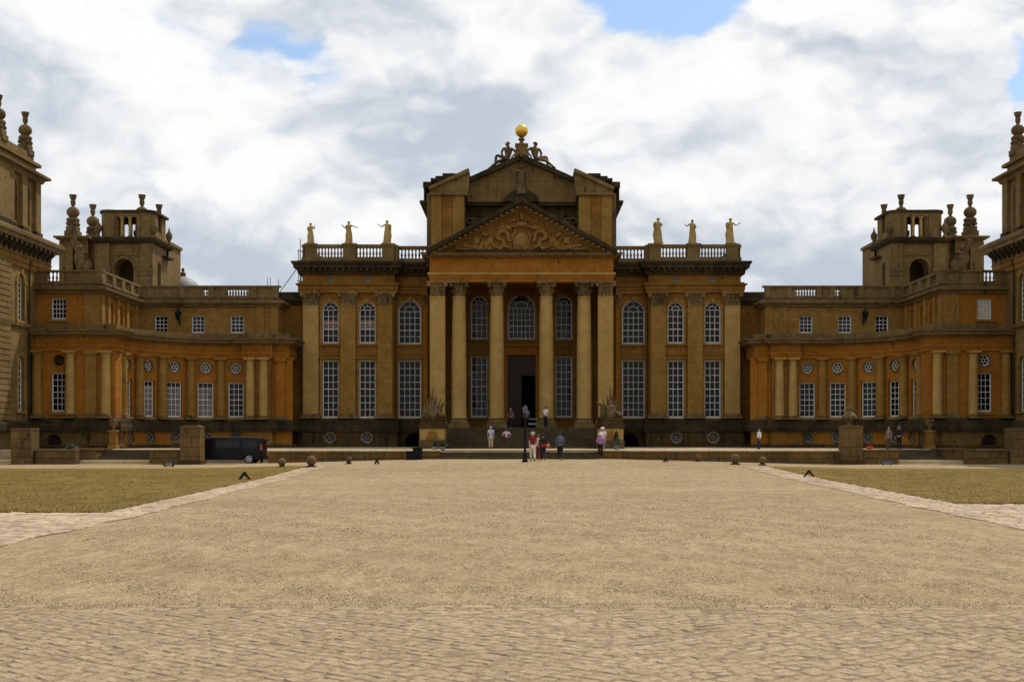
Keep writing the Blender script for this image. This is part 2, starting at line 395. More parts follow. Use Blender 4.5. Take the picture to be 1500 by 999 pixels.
# ---- windows: local x across, y inwards, z up from the sill
def win_frame(w_, h, cols, rows, arch, mt='white'):
    mb = MB(); fr, br = 0.09, 0.040; hs = h - w_ / 2 if arch else h
    mb.box(-w_ / 2, -w_ / 2 + fr, 0, .09, 0, hs); mb.box(w_ / 2 - fr, w_ / 2, 0, .09, 0, hs)
    mb.box(-w_ / 2 + fr, w_ / 2 - fr, 0, .09, 0, fr * 1.4)
    if not arch: mb.box(-w_ / 2 + fr, w_ / 2 - fr, 0, .09, h - fr, h)
    iw = w_ - 2 * fr
    for i in range(1, cols):
        x = -iw / 2 + iw * i / cols; mb.box(x - br / 2, x + br / 2, .02, .075, fr * 1.4, hs - (0 if arch else fr))
    for j in range(1, rows + (1 if arch else 0)):
        z = fr * 1.4 + (hs - fr * 1.4 - (0 if arch else fr)) * j / rows
        k = br * (1.5 if j == rows // 2 else 1)
        mb.box(-iw / 2, iw / 2, .024, .071, z - k / 2, z + k / 2)
    if arch:
        N = 14; ro, ri = w_ / 2, w_ / 2 - fr
        for i in range(N):
            a, b = math.pi * i / N, math.pi * (i + 1) / N
            for o, r_, y0, y1 in ((ro, ri, 0, .09), (ri * .52 + br / 2, ri * .52 - br / 2, .02, .075)):
                c = [(o * math.cos(a), o * math.sin(a)), (o * math.cos(b), o * math.sin(b)), (r_ * math.cos(b), r_ * math.sin(b)), (r_ * math.cos(a), r_ * math.sin(a))]
                mb.prism([(p[0], p[1] + hs) for p in c], y0, y1)
        for a in (math.pi * .25, math.pi * .5, math.pi * .75):
            mb.tube((ri * .52 * math.cos(a), .048, hs + ri * .52 * math.sin(a)), (ri * math.cos(a), .048, hs + ri * math.sin(a)), br / 2, n=4)
    return mb.mesh('window', M[mt])
def win_pane(w_, h, cols, rows, arch):
    mb = MB(); hs = h - w_ / 2 if arch else h; r2 = random.Random(int(w_ * 100 + h * 1000))
    for i in range(cols):
        for j in range(rows):
            x0, x1 = -w_ / 2 + w_ * i / cols, -w_ / 2 + w_ * (i + 1) / cols; z0, z1 = hs * j / rows, hs * (j + 1) / rows
            a, b = r2.uniform(-.004, .004), r2.uniform(-.004, .004)
            mb.add([(x0, .055 - a - b, z0), (x1, .055 + a - b, z0), (x1, .055 + a + b, z1), (x0, .055 - a + b, z1)], [(0, 1, 2, 3)])
    if arch:
        N = 12; arc = [(w_ / 2 * math.cos(math.pi * i / N), hs + w_ / 2 * math.sin(math.pi * i / N)) for i in range(N + 1)]
        mb.add([(x, .055, z) for x, z in arc], [tuple(range(N + 1))])
    return mb.mesh('pane', M['glass'])
def win_surround(w_, h, arch, key=True):
    mb = MB(); a, y0, y1 = 0.17, -0.10, 0.0; hs = h - w_ / 2 if arch else h; x = w_ / 2
    mb.box(-x - a, -x, y0, y1 + .03, 0, hs); mb.box(x, x + a, y0, y1 + .03, 0, hs)
    mb.box(-x - a - .08, x + a + .08, y0 - .09, .06, -.16, 0)
    if arch:
        N = 14
        for i in range(N):
            p, q = math.pi * i / N, math.pi * (i + 1) / N
            c = [(r_ * math.cos(k), hs + r_ * math.sin(k)) for r_, k in ((x, p), (x + a, p), (x + a, q), (x, q))]
            mb.prism(c, y0, y1 + .03)
        for sx in (-1, 1):
            k0, k1 = sorted((sx * (x - .003), sx * (x + a + .1))); mb.box(k0, k1, y0 - .05, .02, hs - .12, hs + .02)
        if key: mb.prism([(-.11, h - .06), (.11, h - .06), (.17, h + a + .1), (-.17, h + a + .1)], y0 - .09, .02)
    else:
        mb.box(-x - a, x + a, y0, y1 + .03, h, h + a)
        mb.box(-x - a - .1, x + a + .1, y0 - .16, .03, h + a, h + a + .11)
    return mb.mesh('surround', M['honey'])
def window(parent, mw, w_, h, cols, rows, arch=False, surround=True, blind=None, mt='white'):
    k = (round(w_, 3), round(h, 3), cols, rows, arch)
    o = place('window', cached(('wf', mt) + k, lambda: win_frame(w_, h, cols, rows, arch, mt)), parent, mw @ Matrix.Translation((0, .20, 0)))
    place('pane', cached(('wp',) + k, lambda: win_pane(w_, h, cols, rows, arch)), o, mw @ Matrix.Translation((0, .20, 0)))
    if surround == 'sill':
        def sl_():
            q = MB(); q.box(-w_ / 2 - .14, w_ / 2 + .14, -.16, .06, -.2, 0); return q.mesh('sill', M['honey'])
        place('sill', cached(('sill', round(w_, 2)), sl_), o, mw)
    elif surround: place('surround', cached(('ws',) + k[:2] + (arch,), lambda: win_surround(w_, h, arch)), o, mw)
    if blind:
        z0, z1, mt = blind; b = MB(); b.box(-w_ / 2 + .1, w_ / 2 - .1, .047, .052, z0, z1)
        place('blind', b.mesh('blind', M[mt]), o, mw @ Matrix.Translation((0, .20, 0)))
    return o
def oculus(parent, mw, r, mt='white'):
    def fr():
        mb = MB(); N = 20
        for i in range(N):
            a, b = 2 * math.pi * i / N, 2 * math.pi * (i + 1) / N
            for ro, ri in ((r, r - .09), (r * .36, r * .36 - .05)):
                mb.prism([(q * math.cos(k), q * math.sin(k)) for q, k in ((ri, a), (ro, a), (ro, b), (ri, b))], 0, .08)
        for i in range(6):
            a = math.pi * i / 3 + math.pi / 6
            mb.tube((r * .34 * math.cos(a), .04, r * .34 * math.sin(a)), (r * .9 * math.cos(a), .04, r * .9 * math.sin(a)), .026, n=4)
        return mb.mesh('round_window', M[mt])
    def pn():
        mb = MB(); mb.add([(r * math.cos(2 * math.pi * i / 20), .05, r * math.sin(2 * math.pi * i / 20)) for i in range(20)], [tuple(range(20))])
        return mb.mesh('pane', M['glass'])
    def sr():
        mb = MB(); N = 20
        for i in range(N):
            a, b = 2 * math.pi * i / N, 2 * math.pi * (i + 1) / N
            mb.prism([(q * math.cos(k), q * math.sin(k)) for q, k in ((r, a), (r + .12, a), (r + .12, b), (r, b))], -.08, .03)
        return mb.mesh('surround', M['trim'])
    o = place('round_window', cached(('of', r, mt), fr), parent, mw @ Matrix.Translation((0, .18, 0)))
    place('pane', cached(('op', r), pn), o, mw @ Matrix.Translation((0, .18, 0)))
    place('surround', cached(('os', r), sr), o, mw)

# ---- columns: origin at the foot
def capital_mesh(r, h, square, mat):
    mb = MB(); N = 8
    if square: mb.prism([(-r * .96, 0), (r * .96, 0), (r * 1.05, h * .86), (-r * 1.05, h * .86)], -r * square + .08, r * .5)
    else: mb.lathe([(r * .84, 0), (r * .74, h * .1), (r * .72, h * .3), (r * .78, h * .6), (r * 1.0, h * .86)], 0, 0, 16)
    q = r * 1.42
    mb.plan([(-q, -q if not square else -r * square - .14), (0, (-q if not square else -r * square - .14) + .10), (q, -q if not square else -r * square - .14), (q, q if not square else r * .5), (-q, q if not square else r * .5)], h * .87, h)
    def leaf(cx, cy, ang, z0, hh, wd, curl):
        c, s_ = math.cos(ang), math.sin(ang); pts = []
        for k, (o, zz, ww) in enumerate(((0, 0, .8), (.02, .45, 1.0), (.10, .8, .85), (curl + .09, 1.0, .62), (curl + .16, .84, .34))):
            for sx in (-1, 1):
                lx, ly = sx * wd * ww / 2, o
                pts.append((cx + c * ly - s_ * lx, cy + s_ * ly + c * lx, z0 + zz * hh))
        n0 = len(pts)
        pts2 = [(p[0] - c * .05, p[1] - s_ * .05, p[2]) for p in pts]
        fs = []
        for k in range(4):
            a = 2 * k; fs += [(a, a + 1, a + 3, a + 2), (n0 + a, n0 + a + 2, n0 + a + 3, n0 + a + 1), (a, a + 2, n0 + a + 2, n0 + a), (a + 1, n0 + a + 1, n0 + a + 3, a + 3)]
        mb.add(pts + pts2, fs)
    if square:
        yf = -r * square
        for row, (z0, hh, k) in enumerate(((0, h * .42, 4), (h * .2, h * .5, 3))):
            for i in range(k):
                leaf(r * (2 * (i + .5) / k - 1) * .98, yf - .0 - .02 * row, -math.pi / 2, z0, hh, 1.35 * r / k, .17)
        for sx in (-1, 1): mb.tube((sx * r * 1.12, yf - .16, h * .76), (sx * r * 1.12, yf + .1, h * .76), h * .13, n=10)
        mb.ball((0, yf - .13, h * .9), h * .09)
    else:
        for row, (z0, hh, off) in enumerate(((0, h * .42, 0), (h * .2, h * .5, .5))):
            for i in range(N):
                a = 2 * math.pi * (i + off) / N; leaf(r * .80 * math.cos(a), r * .80 * math.sin(a), a, z0, hh, r * .50, .17)
        for i in range(4):
            a = math.pi / 4 + i * math.pi / 2; c = Vector((math.cos(a), math.sin(a), 0)) * r * 1.42
            tdir = Vector((-math.sin(a), math.cos(a), 0)) * .09
            mb.tube(tuple(c - tdir + Vector((0, 0, h * .76))), tuple(c + tdir + Vector((0, 0, h * .76))), h * .13, n=10)
            mb.ball((r * 1.3 * math.cos(i * math.pi / 2), r * 1.3 * math.sin(i * math.pi / 2), h * .9), h * .08)
    return mb.mesh('capital', mat)
def column(parent, x, y, z0, z1, r, caph, baseh, mat='pale', square=0, rz=0.0, order='rich', name='column'):
    H = z1 - z0; key = (round(H, 2), round(r, 3), caph, baseh, mat, square, order)
    def shaft():
        mb = MB(); a, b = baseh, H - caph
        if square: mb.box(-r, r, -r * square, r * .5, a, b); mb.box(-r - .04, r + .04, -r * square - .04, r * .5, b - .1, b - .02)
        else: mb.lathe([(r * 1.06, a), (r, a + .15), (r, a + (b - a) * .35), (r * .93, a + (b - a) * .8), (r * .86, b - .16), (r * .95, b - .12), (r * .95, b - .05), (r * .86, b)], 0, 0, 24)
        return mb.mesh('column', M[mat], not square)
    def base():
        mb = MB(); k = r * 1.36
        yb = r * .5 if square else k; yf = -r * square - .14 if square else -k
        mb.box(-k, k, yf, yb, 0, baseh * .42)
        if square:
            mb.box(-k + .05, k - .05, yf + .05, yb, baseh * .42, baseh * .68); mb.box(-r - .05, r + .05, -r * square - .05, yb, baseh * .68, baseh)
        else: mb.lathe([(r * 1.32, 0), (r * 1.36, .06), (r * 1.32, baseh * .22), (r * 1.12, baseh * .3), (r * 1.1, baseh * .38), (r * 1.2, baseh * .46), (r * 1.06, baseh * .58)], 0, 0, 24, baseh * .42)
        return mb.mesh('base', M['trim'], not square)
    def cap():
        if order == 'rich': return capital_mesh(r, caph, square, M['capital'])
        mb = MB()
        if square: mb.box(-r - .03, r + .03, -r * square - .03, r * .5, 0, caph * .3); mb.box(-r - .14, r + .14, -r * square - .14, r * .5, caph * .3, caph)
        else: mb.lathe([(r * .86, 0), (r * .9, caph * .2), (r * 1.05, caph * .35), (r * 1.25, caph * .6)], 0, 0, 20); mb.box(-r * 1.32, r * 1.32, -r * 1.32, r * 1.32, caph * .6, caph)
        return mb.mesh('capital', M[mat])
    mw = TR(x, y, z0, rz)
    o = place(name, cached(('cs',) + key, shaft), parent, mw)
    if baseh > 0: place('base', cached(('cb',) + key, base), o, mw)
    if caph > 0: place('capital', cached(('cc',) + key, cap), o, mw @ Matrix.Translation((0, 0, H - caph)))
    return o
def baluster_mesh(h):
    mb = MB(); mb.lathe([(.085, 0), (.085, h * .1), (.05, h * .14), (.10, h * .34), (.085, h * .48), (.045, h * .72), (.06, h * .86), (.085, h * .9), (.085, h)], 0, 0, 8)
    return mb.mesh('baluster', M['trim'], True)
def balusters(parent, p, q, z0, h, n):
    me = cached(('bal', round(h, 2)), lambda: baluster_mesh(h)); p, q = Vector(p), Vector(q)
    for i in range(n):
        k = p.lerp(q, (i + .5) / n); place('baluster', me, parent, TR(k.x, k.y, z0))
def finial_mesh(h):
    """stone finial: stepped foot, scrolls, ball and flared cup"""
    mb = MB(); k = h / 4.0
    mb.box(-.62 * k, .62 * k, -.62 * k, .62 * k, 0, .5 * k); mb.box(-.5 * k, .5 * k, -.5 * k, .5 * k, .5 * k, .95 * k)
    mb.lathe([(.42, .95), (.40, 1.25), (.55, 1.4), (.62, 1.58), (.55, 1.75), (.34, 1.85), (.40, 1.92), (.56, 2.1), (.60, 2.3), (.56, 2.55), (.38, 2.75), (.16, 2.85), (.14, 2.95), (.22, 3.1), (.25, 3.35), (.2, 3.5), (.26, 3.6), (.36, 3.98), (.36, 4.0)], 0, 0, 16)
    mb.v = [v if i < 16 else (v[0] * k, v[1] * k, v[2] * k) for i, v in enumerate(mb.v)]
    for i in range(4):
        a = i * math.pi / 2 + math.pi / 4; c = Vector((math.cos(a), math.sin(a), 0)) * .52 * k
        mb.ball((c.x, c.y, 1.2 * k), .2 * k, n=8, m=6)
    return mb.mesh('finial', M['dstatue'], True)
# ================================================================== ground levels
TZ = 0.88                                                            # terrace
def gz(x, y):
    """forecourt level: a low crown in front of the steps"""
    a = max(0.0, min(1.0, (y - 48) / 31.0)); a = a * a * (3 - 2 * a)
    k = abs(x); b = 1.0 if k < 6 else max(0.0, 1 - (k - 6) / 13.0)
    return 0.34 * a * b

# ================================================================== central block with portico
house = empty('palace_block', (0, 104, TZ), 'central stone palace block with pedimented portico and gold ball on top', 'palace')
Yw = 104.4
def zz(py, Y=Yw): return Z(py, Y)
XA, XB, XC = 18.62, 10.79, 7.75
body = MB()
for s in (1, -1):
    T = side(s)
    wl = MB(T)
    # outer bays
    f = flat(Yw)
    cxs = [226 * Yw / F, 280 * Yw / F]; ww = 24 * Yw / F
    ops = []
    for c in cxs:
        ops += [op(c, ww, zz(612), zz(528)), op(c, ww, zz(503), zz(442), 'arch'), op(c, .50, zz(412), zz(404))]
    wall(wl, f, XB, XA, zz(613), zz(384), ops, .4)
    fi = flat(105.4); ci = 164 * 105.4 / F; wi = 33 * 105.4 / F
    wall(wl, fi, XC, XB, zz(613), zz(384), [op(ci, wi, Z(612, 105.4), Z(528, 105.4)), op(ci, wi, Z(504, 105.4), Z(440, 105.4), 'arch')], .4)
    wl.add([(XB, Yw, zz(613)), (XB, 105.4, zz(613)), (XB, 105.4, zz(384)), (XB, Yw, zz(384))], [(0, 1, 2, 3)])
    wl.add([(XA, Yw, TZ - .3), (XA, 114, TZ - .3), (XA, 114, zz(384)), (XA, Yw, zz(384))], [(0, 1, 2, 3)])
    wl.build('wall', M['wall'], house)
    pl = MB(T)
    wall(pl, flat(Yw - .3), XB - .3, XA + .3, TZ - .3, zz(630), [op(c, .86, zz(641) - .43, zz(641) + .43, 'round') for c in cxs], .4)
    wall(pl, flat(105.1), XC, XB - .3, TZ - .3, zz(630), [op(158 * 105.1 / F, 1.5, TZ, Z(634, 105.1), 'arch')], .8)
    pl.add([(XB - .3, Yw - .3, TZ - .3), (XB - .3, 105.1, TZ - .3), (XB - .3, 105.1, zz(630)), (XB - .3, Yw - .3, zz(630))], [(0, 1, 2, 3)])
    pl.add([(XA + .3, Yw - .3, TZ - .3), (XA + .3, 114, TZ - .3), (XA + .3, 114, zz(630)), (XA + .3, Yw - .3, zz(630))], [(0, 1, 2, 3)])
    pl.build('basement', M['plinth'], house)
    vb = MB(T); x0 = 158 * 105.1 / F; vb.box(x0 - .9, x0 + .9, 105.85, 105.95, TZ, 3); vb.build('doorway_backing', M['void'], house)  # near-black panel painted as the shade inside the arched opening
    path = [(XA, 114), (XA, Yw), (XB, Yw), (XB, 105.4), (XC, 105.4)]
    sk = MB(T); sk.sweep(path, [(.0, zz(632)), (.42, zz(632)), (.42, zz(624)), (.34, zz(622)), (.34, zz(616)), (.16, zz(613)), (0, zz(613))]); sk.build('plinth_moulding', M['dark'], house)
    # entablature
    en = MB(T)
    en.sweep(path, [(0, zz(429)), (.28, zz(429)), (.28, zz(424.5)), (.33, zz(424.5)), (.33, zz(419.5)), (.50, zz(418)), (.50, zz(416)), (.28, zz(415.6)), (.28, zz(414)), (0, zz(414))])
    en.build('architrave', M['wall'], house)
    co = MB(T)
    co.sweep(path, [(0, zz(402.5)), (.3, zz(402.5)), (.36, zz(398)), (.36, zz(394.5)), (.66, zz(393.6)), (.68, zz(389.5)), (.78, zz(388)), (.84, zz(385)), (.80, zz(384)), (0, zz(383.2))])
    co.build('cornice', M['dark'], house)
    md = MB(T)
    for i in range(16):
        x = XB + .25 + (XA - XB - .3) * i / 15; md.box(x - .11, x + .11, Yw - .62, Yw - .3, zz(397.6), zz(394))
    for i in range(5):
        x = XC + .5 + 2.2 * i / 4; md.box(x - .11, x + .11, 105.4 - .62, 105.1, zz(397.6), zz(394))
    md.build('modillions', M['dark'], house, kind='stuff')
    # pilasters
    for u in (308, 253.5, 199.5): column(house, s * u * Yw / F, Yw + .0, zz(613), zz(429), .64, zz(429) - zz(448), .42, 'pale' if u > 300 else 'honey', .55, name='pilaster')
    column(house, s * 7.98, 105.4, zz(613), zz(429), .42, zz(429) - zz(448), .42, 'orange', .6, name='pilaster')
    # balustrade
    by = Yw - .1; zb0, zb1 = zz(383.4), zz(359)
    bl = MB(T)
    def rail(mb, x0, x1, y, a=.0):
        mb.box(x0, x1, y - .26, y + .26, zz(383), zz(377.5)); mb.box(x0, x1, y - .25, y + .25, zz(363.5), zz(359))
    rail(bl, XB + .05, XA - .0, by); rail(bl, XC, XB - .3, 105.2)
    bl.box(XA - .5, XA, by + .26, 113, zz(383), zz(359.2))
    for a, b in ((316, 300), (261, 242), (204, 186)):
        bl.box(b * by / F, a * by / F, by - .34, by + .34, zz(383.2), zz(358.4)); bl.box(b * by / F - .08, a * by / F + .08, by - .42, by + .42, zz(361.5), zz(357.8))
    bl.box(11.75 * s if False else XB - 1.9 * 0 - .32, XB + .1, by - .1, 105.4, zz(383.1), zz(359.4))
    bo = bl.build('balustrade', M['trim'], house)
    zc = zz(377.5); hh = zz(363.5) - zc
    balusters(bo, (s * 244.0 * by / F * .998, by), (s * 205 * by / F, by), zc, hh, 8); balusters(bo, (s * 299 * by / F, by), (s * 262 * by / F, by), zc, hh, 8)
    balusters(bo, (s * 8.0, 105.2), (s * 10.4, 105.2), zc, hh, 8)
    # windows
    for i, c in enumerate(cxs):
        window(house, TR(s * c, Yw, zz(612)), ww, zz(528) - zz(612), 3, 8)
        window(house, TR(s * c, Yw, zz(503)), ww, zz(442) - zz(503), 3, 5, True, blind=(1.25, 2.0, 'curtain') if s < 0 else None)
        window(house, TR(s * c, Yw, zz(412)), .5, zz(404) - zz(412), 2, 2, surround=False, mt='greypaint')
        oculus(house, TR(s * c, Yw - .3, zz(641)), .42, 'greypaint')
    window(house, TR(s * ci, 105.4, Z(612, 105.4)), wi, Z(528, 105.4) - Z(612, 105.4), 4, 8)
    window(house, TR(s * ci, 105.4, Z(504, 105.4)), wi, Z(440, 105.4) - Z(504, 105.4), 4, 5, True)
    # bands between the storeys
    for (a, b, y) in ((XB, XA, Yw), (XC + .5, XB, 105.4)):
        bd = MB(T); bd.box(a + .02, b - .02, y - .07, y + .1, zz(524.6) + .2, zz(511)); bd.build('string_course', M['wall'], house)
# portico
Yp = 100.0; Yb = 107.0; FLOOR = Z(627, 102)
pb = MB(); fpb = flat(Yb); wc = 24 * Yb / F; cc = 62 * Yb / F
ops = [op(0, 39 * Yb / F, Z(497, Yb), Z(432, Yb), 'arch'), op(0, 41 * Yb / F, FLOOR, Z(520, Yb))]
for s in (1, -1): ops += [op(s * cc, wc, Z(497, Yb), Z(434, Yb), 'arch'), op(s * cc, wc, Z(611, Yb), Z(522, Yb))]
wall(pb, fpb, -7.75, 7.75, FLOOR, Z(400, Yb), ops, .4)
for s in (1, -1):
    x = s * 7.3; pb.add([(x, 101.0, TZ), (x, Yb, TZ), (x, Yb, Z(405, Yp)), (x, 101.0, Z(405, Yp))], [(0, 1, 2, 3)])
    x = s * 7.72; pb.add([(x, 100.6, TZ), (x, Yb, TZ), (x, Yb, Z(405, Yp)), (x, 100.6, Z(405, Yp))], [(0, 1, 2, 3)])
    pb.add([(s * 7.3, 101, TZ), (s * 7.72, 101, TZ), (s * 7.72, 101, 13.5), (s * 7.3, 101, 13.5)], [(0, 1, 2, 3)])
pb.build('portico_wall', M['wall'], house)
for s in (1, -1):
    window(house, TR(s * cc, Yb, Z(497, Yb)), wc, Z(434, Yb) - Z(497, Yb), 3, 5, True)
    window(house, TR(s * cc, Yb, Z(611, Yb)), wc, Z(522, Yb) - Z(611, Yb), 3, 8)
window(house, TR(0, Yb, Z(497, Yb)), 39 * Yb / F, Z(432, Yb) - Z(497, Yb), 6, 5, True)
# door
dz = Z(520, Yb) - FLOOR; dw = 41 * Yb / F
dm = MB()
for a, b in ((-dw / 2 - .3, -dw / 2), (dw / 2, dw / 2 + .3)): dm.box(a, b, Yb - .14, Yb + .1, FLOOR, FLOOR + dz)
dm.box(-dw / 2 - .3, dw / 2 + .3, Yb - .14, Yb + .1, FLOOR + dz, FLOOR + dz + .3); dm.box(-dw / 2 - .5, dw / 2 + .5, Yb - .36, Yb + .1, FLOOR + dz + .72, FLOOR + dz + .95)
dm.box(-dw / 2 - .2, dw / 2 + .2, Yb - .1, Yb + .1, FLOOR + dz + .3, FLOOR + dz + .72)
dm.build('door_surround', M['orange'], house)
dl = MB(); dl.box(-dw / 2, 0, Yb + .18, Yb + .26, FLOOR, FLOOR + 5.0); dl.box(-dw / 2, dw / 2, Yb + .17, Yb + .3, FLOOR + 4.6, FLOOR + dz)
for j in range(4):
    for k in (0, 1): dl.box(-dw / 2 + .12 + .58 * k, -dw / 2 + .56 + .58 * k, Yb + .14, Yb + .18, FLOOR + .25 + 1.1 * j, FLOOR + 1.15 + 1.1 * j)
do = dl.build('door', M['door'], house)
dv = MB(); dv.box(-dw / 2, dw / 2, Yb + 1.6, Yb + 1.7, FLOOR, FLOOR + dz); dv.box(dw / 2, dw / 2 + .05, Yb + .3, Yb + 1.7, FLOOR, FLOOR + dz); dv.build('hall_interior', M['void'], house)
# floor, soffit, entablature
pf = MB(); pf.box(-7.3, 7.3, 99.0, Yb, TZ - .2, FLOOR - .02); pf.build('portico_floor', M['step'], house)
so = MB(); so.box(-7.3, 7.3, 101.2, Yb, Z(411, Yp), Z(411, Yp) + .3); so.build('portico_ceiling', M['wall'], house)
ex = 7.5; ez = [Z(v, Yp) for v in (412.5, 407, 402, 399, 377, 375, 372)]
ea = MB(); pth = [(ex, 105.3), (ex, Yp + .25), (-ex, Yp + .25), (-ex, 105.3)]
ea.sweep(pth, [(-1.0, ez[0]), (0, ez[0]), (0, ez[1]), (.05, ez[1]), (.05, ez[2]), (.0, ez[2]), (0, ez[4]), (-1.0, ez[4])]); ea.build('entablature', M['orange'], house)
em = MB(); em.sweep(pth, [(0, ez[2] - .05), (.16, ez[2]), (.18, ez[3]), (0, ez[3] + .04)]); em.build('entablature_moulding', M['pale'], house)
ec = MB(); ec.sweep(pth, [(-.3, ez[4] - .03), (.22, ez[4] - .03), (.26, ez[5]), (.62, ez[5] + .03), (.66, ez[6]), (.74, ez[6] + .06), (-.3, ez[6] + .1)]); ec.build('pediment_cornice', M['trim'], house)
dn = MB()
for i in range(46):
    x = -ex + 2 * ex * (i + .5) / 46; dn.box(x - .09, x + .09, Yp - .24, Yp + .05, ez[4] + .0, ez[5] + .05)
dn.build('dentils', M['wall'], house, kind='stuff')
for s in (1, -1):
    column(house, s * 123.3 * Yp / F, Yp + .66, FLOOR + .1, Z(411.8, Yp), .61, 1.22, .85, 'pale', 1.0, name='column')
    column(house, s * 92.2 * Yp / F, Yp + .66, FLOOR + .0, Z(411.8, Yp), .61, 1.22, .85, 'pale', 0)
    column(house, s * 36.5 * Yp / F, Yp + .66, FLOOR + .0, Z(411.8, Yp), .59, 1.22, .85, 'pale', 0)
# pediment
za, zb = Z(293, Yp), Z(368.5, Yp); bx = 7.72
ty = MB(); ty.prism([(-7.0, ez[6] + .08), (7.0, ez[6] + .08), (0, Z(301, Yp))], Yp + .35, Yp + .7); ty.build('tympanum', M['wall'], house)
sl = (za - zb) / bx
def raking(name, y0, y1, top, thick, mat, xin=0.0, x_end=bx):
    for s in (1, -1):
        mb = MB(); zt = za + top
        p = [(s * xin, zt - sl * xin), (s * x_end, zt - sl * x_end), (s * x_end, zt - sl * x_end - thick), (s * xin, zt - sl * xin - thick)]
        mb.prism(p, y0, y1); mb.build(name, M[mat], house)
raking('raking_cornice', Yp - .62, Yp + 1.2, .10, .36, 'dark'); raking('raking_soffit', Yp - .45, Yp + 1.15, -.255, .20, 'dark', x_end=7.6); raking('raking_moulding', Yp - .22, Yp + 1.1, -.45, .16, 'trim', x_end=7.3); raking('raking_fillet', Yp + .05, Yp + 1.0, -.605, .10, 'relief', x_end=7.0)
rd = MB()
for s in (1, -1):
    for i in range(17):
        x = s * (.35 + 6.7 * i / 16); z = za - .45 - sl * abs(x); rd.prism([(x - .1, z - .12), (x + .1, z - .12), (x + .1, z + .02), (x - .1, z + .02)], Yp - .5, Yp + .1)
rd.build('raking_dentils', M['wall'], house, kind='stuff')
rf = MB(); rf.prism([(-bx, zb), (bx, zb), (0, za - .02)], Yp + .9, 106.5); rf.build('pediment_roof', M['lead'], house)
# pediment carving
RY = Yp + .33
sh = MB(); sh.ball((0, RY, Z(352, Yp)), .62, (1, .35, 1.15), 18, 12); sh.ball((0, RY - .1, Z(352, Yp)), .40, (1, .4, 1.2), 16, 10)
for s in (1, -1):
    sh.tube((s * .52, RY - .1, Z(338, Yp)), (s * .72, RY - .12, Z(345, Yp)), .09); sh.tube((s * .72, RY - .12, Z(345, Yp)), (s * .52, RY - .1, Z(362, Yp)), .08); sh.tube((s * .5, RY - .1, Z(362, Yp)), (0, RY - .12, Z(367, Yp)), .08)
sh.build('shield', M['relief'], house, True)
cr = MB(); cr.box(-.9, .9, RY - .28, RY, Z(332.5, Yp), Z(331, Yp)); cr.lathe([(.50, 0), (.55, .12), (.5, .3)], 0, RY, 16, Z(331, Yp))
for i in range(7):
    a = math.pi * (i + .5) / 7; cr.ball((.6 * math.cos(a), RY - .25 * math.sin(a), Z(323, Yp) + .1 * math.sin(a)), .09, n=8, m=6)
for s in (1, -1):
    for i in range(10):
        a = math.pi * 1.5 * i / 9; r_ = .42 - .022 * i
        b = math.pi * 1.5 * (i + 1) / 9
        cr.tube((s * (.55 + r_ * math.cos(a)), RY - .08, Z(326, Yp) + r_ * math.sin(a) * .8), (s * (.55 + (r_ - .02) * math.cos(b)), RY - .08, Z(326, Yp) + (r_ - .02) * math.sin(b) * .8), .085)
cr.ball((0, RY - .1, Z(316, Yp)), .2, (.8, .8, 1.6), 10, 8); cr.ball((0, RY - .1, Z(310, Yp)), .1); cr.build('crest', M['relief'], house, True)
